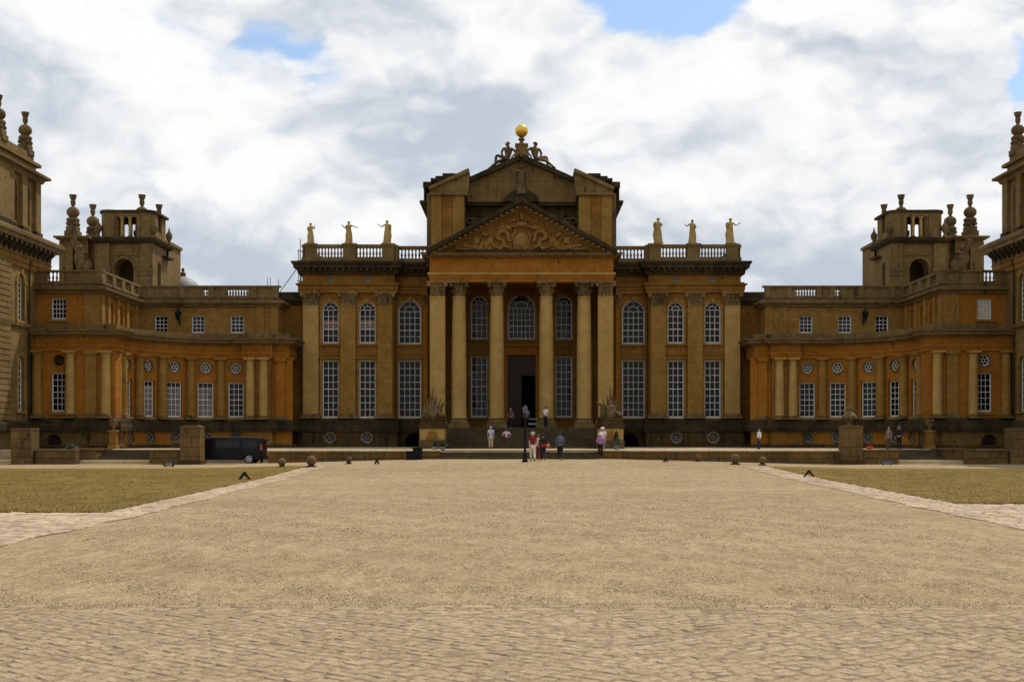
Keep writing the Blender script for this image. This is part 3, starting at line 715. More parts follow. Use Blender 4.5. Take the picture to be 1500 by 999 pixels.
for s in (1, -1):
    sp = MB()
    def curve(pts, r0, r1, n=14):
        for i in range(n):
            def at(tt):
                k = tt * (len(pts) - 1); j = min(int(k), len(pts) - 2); q = k - j
                p0, p1, p2, p3 = pts[max(j - 1, 0)], pts[j], pts[j + 1], pts[min(j + 2, len(pts) - 1)]
                h = [.5 * (2 * p1[d] + (p2[d] - p0[d]) * q + (2 * p0[d] - 5 * p1[d] + 4 * p2[d] - p3[d]) * q * q + (3 * p1[d] - p0[d] - 3 * p2[d] + p3[d]) * q ** 3) for d in (0, 1)]
                return (s * h[0], RY - .14, Z(h[1], Yp))
            sp.tube(at(i / n), at((i + 1) / n), r0 + (r1 - r0) * i / n, r0 + (r1 - r0) * (i + 1) / n, 8)
    q = lambda px: (px) * Yp / F
    curve([(q(36), 362), (q(31), 364), (q(27), 358), (q(29), 350), (q(34), 350), (q(36), 344), (q(30), 338), (q(24), 338)], .10, .22)     # coiled body
    curve([(q(24), 338), (q(20), 343), (q(19), 352), (q(15), 352)], .16, .10)                                                        # forelegs
    curve([(q(27), 352), (q(24), 360), (q(18), 362)], .15, .09)
    sp.ball((s * q(21), RY - .2, Z(333, Yp)), .24, (1.3, .8, .9)); sp.tube((s * q(21), RY - .2, Z(333, Yp)), (s * q(15), RY - .22, Z(335, Yp)), .15, .08)
    for k, (a, b, c) in enumerate(((26, 336, 30), (28, 336, 34), (30, 338, 37))):                                                    # wing feathers
        sp.tube((s * q(a), RY - .12, Z(b, Yp)), (s * q(c), RY - .1, Z(323 + 4 * k, Yp)), .13, .05, 6)
    curve([(q(36), 362), (q(42), 360), (q(44), 352), (q(40), 347)], .09, .05)
    sp.build('supporter', M['relief'], house, True)
    tr = MB()                                                                                                                    # arms and banners filling the corner
    for (u, py, rr) in ((46, 352, .30), (52, 357, .26), (68, 361, .22), (60, 361, .2)):
        tr.ball((s * q(u), RY - .05, Z(py, Yp)), rr, (1, .5, 1.05), 12, 8)
    tr.box(*sorted((s * q(70), s * q(62))), RY - .22, RY, Z(356, Yp), Z(347, Yp))
    for (u0, p0, u1, p1, r_) in ((48, 366, 62, 342, .06), (54, 366, 44, 338, .06), (60, 366, 76, 351, .06), (56, 366, 88, 358, .10), (70, 366, 96, 364, .09), (50, 345, 58, 341, .16), (80, 366, 84, 357, .05)):
        tr.tube((s * q(u0), RY - .1, Z(p0, Yp)), (s * q(u1), RY - .12, Z(p1, Yp)), r_)
    for i in range(26):
        u = 40 + 50 * rnd.random(); top = 366 - (98 - u) * .42
        tr.ball((s * q(u), RY - .03, Z(366 - rnd.random() * max(1, (366 - top) * .75), Yp)), .08 + .1 * rnd.random(), (1.2, .7, .9), 8, 6)
    tr.build('trophy_relief', M['relief'], house, True)
rb = MB(); rb.box(-5.4, 5.4, Yp + .1, Yp + .4, ez[6] + .08, Z(365, Yp)); rb.build('relief_base', M['dark'], house)
# attic behind the pediment
for s in (1, -1):
    T = side(s); Ya = 103.0; k = Ya / F
    ab = MB(T); ab.box(84 * k, 132 * k, Ya, 112, Z(377, Ya), Z(287, Ya)); ab.box(133 * k, 141 * k, 104.6, 116, Z(386, Ya), Z(278, Ya)); ab.build('attic_block', M['tower'], house)
    for a, b in ((132, 117), (101, 84)):
        st = MB(T); st.box(b * k, a * k, Ya - .14, Ya + .05, Z(370, Ya), Z(287.2, Ya)); st.build('attic_pilaster', M['honey'], house)
    st = MB(T); st.box(101.6 * k, 116.4 * k, Ya - .07, Ya + .05, Z(370, Ya), Z(287.2, Ya)); st.build('attic_panel', M['wall'], house)
    cp = MB(T)
    cp.box(80 * k, 135 * k, Ya - .4, 112.2, Z(287, Ya), Z(283.5, Ya))
    cp.prism([(80 * k, Z(283.5, Ya)), (135 * k, Z(283.5, Ya)), (131 * k, Z(277, Ya)), (78 * k, Z(253, Ya)), (78 * k, Z(266, Ya))], Ya - .2, Ya + 3)
    cp.prism([(135 * k, Z(280, Ya)), (135 * k, Z(275, Ya)), (78 * k, Z(248.5, Ya)), (76.5 * k, Z(250, Ya)), (77 * k, Z(254, Ya))], Ya - .5, Ya + 3.2)
    cp.build('broken_pediment', M['tower'], house)
    ct = MB(T); Yt = 106.0; k2 = Yt / F
    ct.box(104 * k2, 131 * k2, Yt, 113, Z(280, Yt), Z(266, Yt)); ct.box(102 * k2, 133 * k2, Yt - .25, 113.2, Z(266, Yt), Z(262, Yt)); ct.box(100 * k2, 126 * k2, Yt - .15, 113.2, Z(262, Yt), Z(258.5, Yt)); ct.box(97 * k2, 116 * k2, Yt, 112, Z(258.5, Yt), Z(254, Yt))
    ct.box(131 * k2, 144 * k2, Yt - .3, 116, Z(276, Yt), Z(267.5, Yt)); ct.box(141 * k2, 143 * k2, Yt - .2, 115, Z(300, Yt), Z(276, Yt))
    ct.box(139 * k2, 148 * k2, Yt - .9, 116, Z(300, Yt), Z(296.5, Yt)); ct.box(139 * k2, 144.5 * k2, Yt - .7, 116, Z(306, Yt), Z(300, Yt))
    ct.build('attic_parapet', M['dark'], house)
Yg = 105.0; k = Yg / F
gb = MB(); gb.prism([(-80 * k, Z(296, Yg)), (80 * k, Z(296, Yg)), (80 * k, Z(266, Yg)), (0, Z(231, Yg)), (-80 * k, Z(266, Yg))], Yg, 114); gb.build('attic_gable', M['tower'], house)
for s in (1, -1):
    gc = MB(side(s)); gc.prism([(2 * k, Z(228.2, Yg)), (82 * k, Z(264, Yg)), (82 * k, Z(271, Yg)), (2 * k, Z(236, Yg))], Yg - .55, Yg + 9); gc.build('gable_coping', M['dark'], house)
    sc = MB(side(s))
    for i in range(9):
        a = 2 * math.pi * i / 9; b = 2 * math.pi * (i + 1) / 9
        for (u, py, r_) in ((76, 322, .32), (68, 321, .22)):
            sc.tube((u * k + r_ * math.cos(a), Yg + .55, Z(py, Yg) + r_ * .7 * math.sin(a)), (u * k + r_ * math.cos(b), Yg + .55, Z(py, Yg) + r_ * .7 * math.sin(b)), .07)
    sc.build('scroll_carving', M['tower'], house, True)
gl = MB(); gl.box(-82 * k, 82 * k, Yg + .1, 114, Z(301, Yg), Z(296, Yg)); gl.build('gable_ledge', M['dark'], house)
gw = MB(); gw.box(-83 * k, 83 * k, Yg + .7, 114, Z(380, Yg), Z(301, Yg)); gw.build('attic_wall', M['plinth'], house)  # recess shade put into the darker wall colour
nb = MB(); nb.prism([(26 * k * math.cos(math.pi * i / 14), Z(297, Yg) + 17 * k * math.sin(math.pi * i / 14)) for i in range(15)], Yg - .5, Yg); nb.build('statue_niche', M['dark'], house)
bp = MB(); bp.box(-10.5 * k, 10.5 * k, Yg - .5, Yg + .8, Z(232, Yg), Z(225, Yg)); bp.box(-8.6 * k, 8.6 * k, Yg - .4, Yg + .7, Z(225, Yg), Z(214, Yg)); bp.box(-9.6 * k, 9.6 * k, Yg - .45, Yg + .75, Z(214, Yg), Z(212, Yg)); bp.lathe([(.40, 0), (.26, .12), (.16, .22), (.18, .34), (.30, .42), (.28, .50), (.16, .60), (.24, .74)], 0, Yg + .15, 16, Z(212, Yg))
bpo = bp.build('ball_pedestal', M['tower'], house)
gbm = MB(); gbm.ball((0, Yg + .15, Z(191.5, Yg)), .555, n=32, m=20); gbm.build('gilded_ball', M['gold'], house, True)
# solid core and roof, so that no daylight leaks through
bd = MB(); bd.box(-XA + .1, XA - .1, 108.8, 126, TZ, zz(384) - .05)
for s in (1, -1): a_, b_ = sorted((s * 7.74, s * (XA - .1))); bd.box(a_, b_, 106.2, 108.9, TZ, zz(384) - .06)
bd.box(-7.7, 7.7, 107.2, 109, Z(420, Yp), zz(384) - .07)
bd.build('roof', M['lead'], house)
cq = MB()
for s in (1, -1):                                                          # low link to the wings
    lk = MB(side(s)); wall(lk, flat(105.2), XA, 21.0, TZ - .5, Z(443, 105.2)); lk.box(XA, 21, 105.3, 112, TZ - .5, Z(440, 105.2)); lk.build('link_wall', M['wall'], house)
    lc = MB(side(s)); lc.sweep([(21.2, 105.2), (XA, 105.2)], [(0, Z(447, 105.2)), (.2, Z(447, 105.2)), (.5, Z(441, 105.2)), (.5, Z(438, 105.2)), (.1, Z(437, 105.2)), (.1, Z(428, 105.2)), (-.4, Z(428, 105.2))]); lc.build('link_cornice', M['dark'], house)
    lc = MB(side(s)); lc.sweep([(21.2, 105.2), (XA, 105.2)], [(0, Z(520, 105.2)), (.2, Z(520, 105.2)), (.25, Z(503, 105.2)), (.6, Z(500, 105.2)), (.6, Z(494, 105.2)), (0, Z(492, 105.2))]); lc.build('link_band', M['trim'], house)

# ================================================================== curved wings
QX, QY, QR, L0, QS = 23.2, 93.8, 7.7, 4.3, 18.9
def qf(off=0.0):
    def f(u, d, z):
        if u <= L0: return (QS + u, QY + QR + d + off, z)
        a = (u - L0) / QR; r_ = QR + d + off
        return (QX + r_ * math.sin(a), QY + r_ * math.cos(a), z)
    return f
def qpos(deg, d=0.0):
    a = R_(deg); r_ = QR + d
    return (QX + r_ * math.sin(a), QY + r_ * math.cos(a))
def qu(deg): return L0 + QR * R_(deg)
ZC, ZE, ZL = 3.15, 8.2, 9.78
QTH = (3, 21, 40, 58, 76); QCOL = (12, 30.5, 49, 67, 85)
def wing(s, label):
    root = empty('palace_wing', (s * 27, 97, .6), label, 'palace wing')
    T = side(s); PX0, PX1, PYF = 30.5, 36.8, 92.3
    brk = [L0 + QR * R_(2.5) * i for i in range(37)]
    lw = MB(T)
    ops = [op(qu(a), 1.27, 3.34, 6.22) for a in QTH] + [op(qu(a), .86, 7.42 - .43, 7.42 + .43, 'round') for a in QTH]
    wall(lw, qf(), 0, qu(90), ZC, ZE + .1, ops, .35, brk)
    lw.build('curved_wall', M['orange'], root)
    pw = MB(T); wx = 678 * PYF / F
    o2 = [op(wx, 1.14, 3.64, 6.57)] + ([op(wx, .86, 7.5 - .43, 7.5 + .43, 'round')])
    wall(pw, flat(PYF), PX0, PX1, ZC, ZE + .1, o2, .35)
    pw.add([(PX0, PYF, ZC), (PX0, QY, ZC), (PX0, QY, ZE), (PX0, PYF, ZE)], [(0, 1, 2, 3)])
    pw.build('pavilion_wall', M['orange'], root)
    bs = MB(T)
    wall(bs, qf(-.28), 0, qu(90), -.3, 2.3, [op(qu(a), .84, 1.72 - .42, 1.72 + .42, 'round') for a in QTH], .5, brk)
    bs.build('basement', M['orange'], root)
    bs = MB(T); ax = 683 * PYF / F
    wall(bs, flat(PYF - .3), PX0 - .25, PX1, -.3, 2.3, [op(ax, 1.15, -.1, 1.95, 'arch')], .7)
    bs.add([(PX0 - .25, PYF - .3, -.3), (PX0 - .25, QY, -.3), (PX0 - .25, QY, 2.3), (PX0 - .25, PYF - .3, 2.3)], [(0, 1, 2, 3)])
    bs.build('pavilion_basement', M['basestone'], root)
    v = MB(T); v.box(ax - .8, ax + .8, PYF + .3, PYF + .38, -.2, 2.2); v.build('doorway_backing', M['door'], root)
    for a in QTH:
        x, y = qpos(a); window(root, TR(s * x, y, 3.34, -s * R_(a)), 1.27, 2.88, 3, 6, surround='sill', blind=(.1, 2.5, 'sheer') if s < 0 and a in (21, 40, 58) else None)
        oculus(root, TR(s * x, y, 7.42, -s * R_(a)), .42)
        x, y = qpos(a, -.28); oculus(root, TR(s * x, y, 1.72, -s * R_(a)), .41, 'greypaint')
        kb = MB(); kb.prism([(-.16, .42), (.16, .42), (.26, .95), (-.26, .95)], -.16, .05)
        place('keystone', cached('kst', lambda: kb.mesh('keystone', M['dark'])), root, TR(s * x, y, 1.72, -s * R_(a)))
    window(root, TR(s * wx, PYF, 3.64), 1.14, 2.93, 3, 6, surround='sill')
    if s > 0: oculus(root, TR(s * wx, PYF, 7.5), .42)
    else:
        bn = MB(T); bn.ball((wx, PYF + .35, 7.5), .5, (1, .3, 1)); bn.build('blank_roundel', M['plinth'], root, True)
    # plans of the long mouldings: pavilion, curve, end bay
    arc = [qpos(90 - 3 * i) for i in range(31)]
    endb = [(22.8, 101.5), (22.8, 100.95), (20.6, 100.95), (20.6, 101.5), (19.3, 101.5), (19.3, 105.3)]
    path = [(PX1, PYF), (PX0, PYF), (PX0, 93.5)] + [(30.88, 93.85)] + arc[1:-1] + endb
    en = MB(T); en.sweep(path, [(0, ZE), (.16, ZE), (.16, ZE + .3), (.22, ZE + .3), (.22, ZE + .52), (.12, ZE + .54), (.12, ZE + 1.02), (0, ZE + 1.02)]); en.build('frieze', M['orange'], root)
    co = MB(T); co.sweep(path, [(0, ZE + 1.0), (.2, ZE + 1.02), (.3, ZE + 1.15), (.72, ZE + 1.2), (.76, ZE + 1.36), (.92, ZE + 1.46), (.95, ZL), (.1, ZL + .06), (.1, ZL + .45), (-.3, ZL + .45)]); co.build('cornice', M['trim'], root)
    sk = MB(T); sk.sweep(path, [(0, 2.2), (.62, 2.2), (.66, 2.55), (.55, 2.7), (.55, 2.98), (.3, 3.12), (0, 3.16)]); sk.build('plinth_moulding', M['dark'], root)
    ft = MB(T); ft.sweep(path, [(.2, -.3), (.42, -.3), (.42, 1.05), (.34, 1.15), (.2, 1.15)]); ft.build('footing', M['plinth'], root)
    eb = MB(T); eb.box(20.6, 22.8, 100.95, 101.6, ZC, ZE + .1); eb.box(20.4, 23.0, 100.6, 101.6, -.3, 2.3); eb.build('end_bay', M['wall'], root)
    # columns
    for a in QCOL:
        x, y = qpos(a, -.22); column(root, s * x, y, ZC, ZE, .36, .34, .34, 'honey', 0, -s * R_(a), 'plain')
    for x in (22.25, 21.15): column(root, s * x, 100.72, ZC, ZE, .36, .34, .34, 'pale', 0, 0, 'plain')
    for x in (19.9,): column(root, s * x, 101.5, ZC, ZE, .36, .34, .34, 'orange', .4, 0, 'plain', 'pilaster')
    for u, sq in ((660, 0), (607.5, 0), (708, 0)): column(root, s * u * PYF / F, PYF - .25, ZC, ZE, .36, .34, .34, 'pale' if u < 700 else 'honey', 0, 0, 'plain')
    column(root, s * 630 * PYF / F, PYF, ZC, ZE, .42, .34, .34, 'honey', .35, 0, 'plain', 'pilaster')
    # upper storey: back wall, flank, front
    YB, XF, YF = 103.0, 32.0, 93.3
    z0, z1 = 9.7, 12.75; ub = MB(T); us = [u * YB / F for u in (417, 474, 528)]
    wall(ub, flat(YB), 20.4, XF, z0, z1, [op(u, 1.12, 10.42, 11.9) for u in us], .3)
    ub.add([(20.4, YB, z0), (20.4, 106, z0), (20.4, 106, z1), (20.4, YB, z1)], [(0, 1, 2, 3)])
    ub.build('upper_wall', M['honey'], root)
    uf = MB(T); fx = 678 * YF / F
    wall(uf, flat(YF), XF, PX1, z0, z1, [op(fx, 1.15, Z(468, YF), Z(437, YF))], .3)
    wall(uf, lambda u, d, z: (XF + d, YF + u, z), 0, YB - YF, z0, z1, [op(2.7, .75, 10.3, 12.2, 'arch'), op(5.0, .75, 10.3, 12.2, 'arch'), op(7.4, .75, 10.3, 12.2, 'arch')], .35)
    uf.build('flank_wall', M['orange'], root)
    nv = MB(T); nv.box(XF + .34, XF + .4, YF, YB, z0, z1); nv.build('niche_back', M['plinth'], root)  # niche shade put into the dark backing colour
    for u in us: window(root, TR(s * u, YB, 10.42), 1.12, 1.48, 3, 4, surround='sill')
    window(root, TR(s * fx, YF, Z(468, YF)), 1.15, 31 * YF / F, 4, 4, surround='sill', blind=(.1, 1.5, 'blind') if s > 0 else None)
    for y in (.35, 1.7, 3.9, 6.2, 8.6):
        ps = MB(T); ps.box(XF - .16, XF + .02, YF + y - .3, YF + y + .3, z0, z1); ps.build('flank_pilaster', M['honey'], root)
    for x in (20.7, 21.9): ps = MB(T); ps.box(x - .32, x + .32, YB - .13, YB + .02, z0, z1); ps.build('flank_pilaster', M['honey'], root)
    ps = MB(T); ps.box(XF + .0, XF + 1.2, YF - .1, YF + .02, z0, z1); ps.build('flank_pilaster', M['honey'], root)
    up = [(PX1 + .3, YF), (XF, YF), (XF, YB), (20.4, YB), (20.4, 106)]
    uc = MB(T); uc.sweep(up, [(0, z1 - .18), (.2, z1 - .15), (.3, z1 + .05), (.62, z1 + .12), (.66, z1 + .32), (.1, z1 + .42), (.1, z1 + .62), (-.3, z1 + .62)]); uc.build('upper_cornice', M['trim'], root)
    # parapet with a few pierced bays
    zb0, zb1 = z1 + .60, 14.25
    pp = MB(T)
    bays = [(384 - 364 + 400 - 0, 0)]
    holes = [((764 - 331) * YB / F, (764 - 364) * YB / F), ((764 - 297) * YB / F, (764 - 309) * YB / F)]
    xs = sorted({20.4, XF} | {v for h in holes for v in h})
    for a, b in zip(xs, xs[1:]):
        hole = any(min(h) <= (a + b) / 2 <= max(h) for h in holes)
        if hole: pp.box(a, b, YB - .16, YB + .16, zb0, zb0 + .2); pp.box(a, b, YB - .16, YB + .16, zb1 - .18, zb1)
        else: pp.box(a, b, YB - .16, YB + .16, zb0, zb1)
    for x in (20.6, 22.4, 24.9, 26.0, 28.4, 31.0): pp.box(x - .22, x + .22, YB - .26, YB + .26, zb0, zb1 + .02)
    pp.box(20.2, XF, YB - .3, YB + .3, zb1, zb1 + .13)
    pp.box(XF - .18, XF + .18, YF, YB - .3, zb0, zb0 + .2); pp.box(XF - .24, XF + .24, YF, YB - .3, zb1 - .05, zb1 + .12)
    for i in range(5):
        y = YF + .1 + 2.2 * i; pp.box(XF - .22, XF + .22, y, y + .75, zb0, zb1)
    hx = (36.0, 34.55)
    pp.box(XF, hx[1], YF - .16, YF + .16, zb0, zb1); pp.box(hx[0], PX1 + .2, YF - .16, YF + .16, zb0, zb1); pp.box(XF - .3, PX1 + .3, YF - .28, YF + .28, zb1, zb1 + .13)
    pp.box(hx[1], hx[0], YF - .14, YF + .14, zb0, zb0 + .2); pp.box(XF - .25, XF + .25, YF - .25, YF + .25, zb0, zb1 + .02)
    po = pp.build('parapet', M['trim'], root)
    hb = zb1 - .18 - zb0 - .2
    balusters(po, (s * holes[0][0], YB), (s * holes[0][1], YB), zb0 + .2, hb, 8); balusters(po, (s * holes[1][0], YB), (s * holes[1][1], YB), zb0 + .2, hb, 3)
    balusters(po, (s * hx[0], YF), (s * hx[1], YF), zb0 + .2, hb + .15, 5)
    for i in range(4):
        y = YF + .85 + 2.2 * i; balusters(po, (s * XF, y), (s * XF, y + 1.45), zb0 + .2, hb + .1, 4)
    # roofs
    rr = MB(T); pt = [(30.5, 92.3)] + arc + [(19.3, 101.5)]
    for a, b in zip(pt, pt[1:]): rr.add([(a[0], a[1], ZL + .1), (b[0], b[1], ZL + .1), (XF + .2, YB + .2, ZL + .1)], [(0, 1, 2)])
    rr.add([(30.5, 92.3, ZL + .1), (36.8, 92.3, ZL + .1), (36.8, 93.4, ZL + .1), (XF + .2, YB + .2, ZL + .1)], [(0, 1, 2, 3)])
    rr.add([(19.3, 101.5, ZL + .1), (19.3, 106, ZL + .1), (32, 106, ZL + .1)], [(0, 1, 2)])
    rr.box(20.6, XF + .3, YB + .5, 112, 0, z1 + .3); rr.box(XF + .5, 37, YF + .5, 112, 0, z1 + .3)
    rr.build('roof', M['lead'], root)
    return root
wing(-1, 'curved ochre colonnaded wing behind the parked black van, with scaffolding near its inner end')
wing(1, 'curved ochre colonnaded wing with a closed pale blind in its upper end window')

# ================================================================== lantern towers of the house
def corner_tower(s, label):
    root = empty('lantern_tower', (s * 36, 113, 10), label, 'tower'); T = side(s)
    Ya, Yb2 = 112.0, 115.4; x0, x1 = 33.6, 38.6
    zc = Z(353, Ya); zt = Z(311, Ya)
    bd = MB(T)
    wall(bd, flat(Ya), x0, x1, 9, zc, [op(36.25, 1.75, 11.5, Z(379, Ya), 'arch')], 1.6)
    wall(bd, lambda u, d, z: (x0 - .02 + d, Ya + u, z), 0, 4.2, 9, zc, [op(1.9, 1.0, 13.2, Z(380, Ya), 'arch')], .8)
    bd.box(x1 - .02, x1 + .3, Ya, 117, 9, zc); bd.box(x0, x1, 116.2, 117, 9, zc)
    bd.box(x0, x1, Ya + 1.8, 117, zc - 1.0, zc)
    bd.build('tower_wall', M['tower'], root)
    for x in (x0 + .05, x1 - 1.0):
        pr = MB(T); pr.box(x - .1, x + 1.0, Ya - .28, Ya - .002, 9, zc - .1); pr.build('corner_pier', M['tower'], root)
        pr = MB(T); pr.box(x - .22, x + 1.12, Ya - .42, Ya - .01, Z(398, Ya), Z(393, Ya)); pr.box(x - .16, x + 1.06, Ya - .36, Ya - .012, Z(404, Ya), Z(398, Ya)); pr.build('pier_moulding', M['trim'], root)
    ar = MB(T)
    for i in range(12):
        a, b = math.pi * i / 12, math.pi * (i + 1) / 12; r0, r1 = .88, 1.08; zc0 = Z(379, Ya) - .88
        ar.prism([(36.25 + r_ * math.cos(k), zc0 + r_ * math.sin(k)) for r_, k in ((r0, a), (r1, a), (r1, b), (r0, b))], Ya - .12, Ya + .02)
    ar.box(34.7, 37.9, Ya - .1, Ya + .02, Z(374, Ya), Z(371, Ya)); ar.build('arch_moulding', M['trim'], root)
    cp = [(x1 + .3, 117), (x1 + .3, Ya - .28), (x0 - .05, Ya - .28), (x0 - .05, 117)]; cp = cp[::1]
    co = MB(T); co.sweep([(x1 + .3, Ya - .28), (x0 - .05, Ya - .28), (x0 - .05, 117)], [(0, zc - .25), (.2, zc - .2), (.45, zc), (.5, zc + .2), (.1, zc + .32), (-1.2, zc + .34)]); co.build('tower_cornice', M['dark'], root)
    # open lantern: rounded corners, three arches in front
    ln = MB(T); zl0 = zc + .3; mx = 36.08
    wall(ln, flat(Ya + .1), mx - 1.25, mx + 1.25, zl0, zt, [op(mx + i * .72, .52, zl0 + .12, zt - .38, 'arch') for i in (-1, 0, 1)], .45)
    wall(ln, lambda u, d, z: (u, 116.0 + d, z), x0 + .2, x1, zl0, zt, [op(mx + 1.3 + i * .72, .56, zl0 + .1, zt - .4, 'arch') for i in (-1, 0, 1)], .3)
    for cx, sg in ((x0 + .9, 1), (x1 - 1.0, -1)):
        ln.lathe([(.95, 0), (.95, zt - zl0)], cx, Ya + .95, 20, zl0)
        ln.box(cx - .9, cx + .4, Ya + .95, 113.6, zl0, zt)
    ln.box(x0 + .05, x0 + .9, 114.9, 116.2, zl0, zt); ln.box(x1 - .5, x1 - .1, 114.9, 116.2, zl0, zt); ln.box(x0 + .1, x0 + .3, 113.6, 114.9, zl0, zl0 + .8)
    ln.build('lantern', M['tower'], root)
    for x in (mx - 1.2, mx + 1.2):
        p2 = MB(T); p2.box(x - .12, x + .12, Ya - .06, Ya + .12, zl0, zt - .3); p2.build('lantern_pilaster', M['trim'], root)
    for i in (-.5, .5): column(root, s * (mx + i * .72), Ya + .12, zl0 + .05, zt - .45, .14, .15, .15, 'pale', 0, 0, 'plain')
    tp = MB(T); tp.plan([(x0 + .9 + 1.1 * math.cos(R_(a)), Ya + .95 + 1.1 * math.sin(R_(a))) for a in range(180, 271, 15)] + [(x0 + 1.7, Ya - .02), (x1 - 1.8, Ya - .02)] + [(x1 - 1.0 + 1.1 * math.cos(R_(a)), Ya + .95 + 1.1 * math.sin(R_(a))) for a in range(270, 361, 15)] + [(x1 + .1, 116.4), (x0 - .2, 116.4)], zt, zt + .22)
    tp.build('lantern_cornice', M['dark'], root)
    fl = cached('finial', lambda: finial_mesh(4.0))
    for u, Y in ((657, 117.5), (556, 117.5), (628, 122.5), (531, 122.5)):
        place('finial', fl, root, TR(s * u * (Y) / F, Y, Z(347, 117.5)))
    bk = MB(T); bx0, bx1 = 527 * 117.5 / F, 678 * 117.5 / F
    wall(bk, flat(116.8), 41.2, 43.9, 9, Z(352, 117), [op(42.2, .95, 10, Z(362, 117))], .8)
    bk.box(bx0, bx1, 117.6, 124, 9, Z(352, 117)); bk.box(41.1, 44.1, 116.4, 124, Z(352, 117), Z(348, 117)); bk.box(41.0, 44.3, 116.2, 124, Z(350, 117), Z(347.3, 117)); bk.box(bx0 - .2, 41, 117.2, 124, Z(352, 117), Z(347.5, 117))
    bk.build('stair_turret', M['tower'], root)
    ub = MB(T)                                                              # scroll buttress and urns
    r3 = random.Random(11)
    for i in range(34):
        k_ = i / 33; zq = Z(394, 113) + (Z(347, 113) - Z(394, 113)) * k_; rr = .62 * (1 - k_) + .14
        ub.ball((40.6 - 1.1 * (1 - k_) * r3.uniform(.2, 1.4) + .5 * k_, 112.7 + r3.uniform(-.2, .3), zq), rr * r3.uniform(.45, .8), (r3.uniform(.7, 1.2), .8, r3.uniform(.7, 1.5)), 9, 7)
    ub.tube((40.0, 112.6, Z(392, 113)), (41.2, 112.6, Z(352, 113)), .3, .16); ub.build('carved_trophy', M['dstatue'], root, True)
    for x, y in ((x0 - .1, Ya + .2), (x0 - .1, 116.8), (38.6, Ya + .1)):
        un = MB(); un.lathe([(.22, 0), (.2, .2), (.1, .3), (.12, .4), (.3, .7), (.32, 1.0), (.2, 1.2), (.1, 1.35), (.02, 1.75)], 0, 0, 12)
        place('urn', cached('urn', lambda: un.mesh('urn', M['dstatue'], True)), root, TR(s * x, y, zc + .3))
    bkt = MB(T); bkt.box(x0 - .55, x0, 114.8, 116.8, Z(376, 114), Z(373, 114)); bkt.build('side_ledge', M['dark'], root)
corner_tower(-1, 'stone lantern tower rising behind the wing where the black van is parked')
corner_tower(1, 'stone lantern tower behind the wing with the closed pale blind')

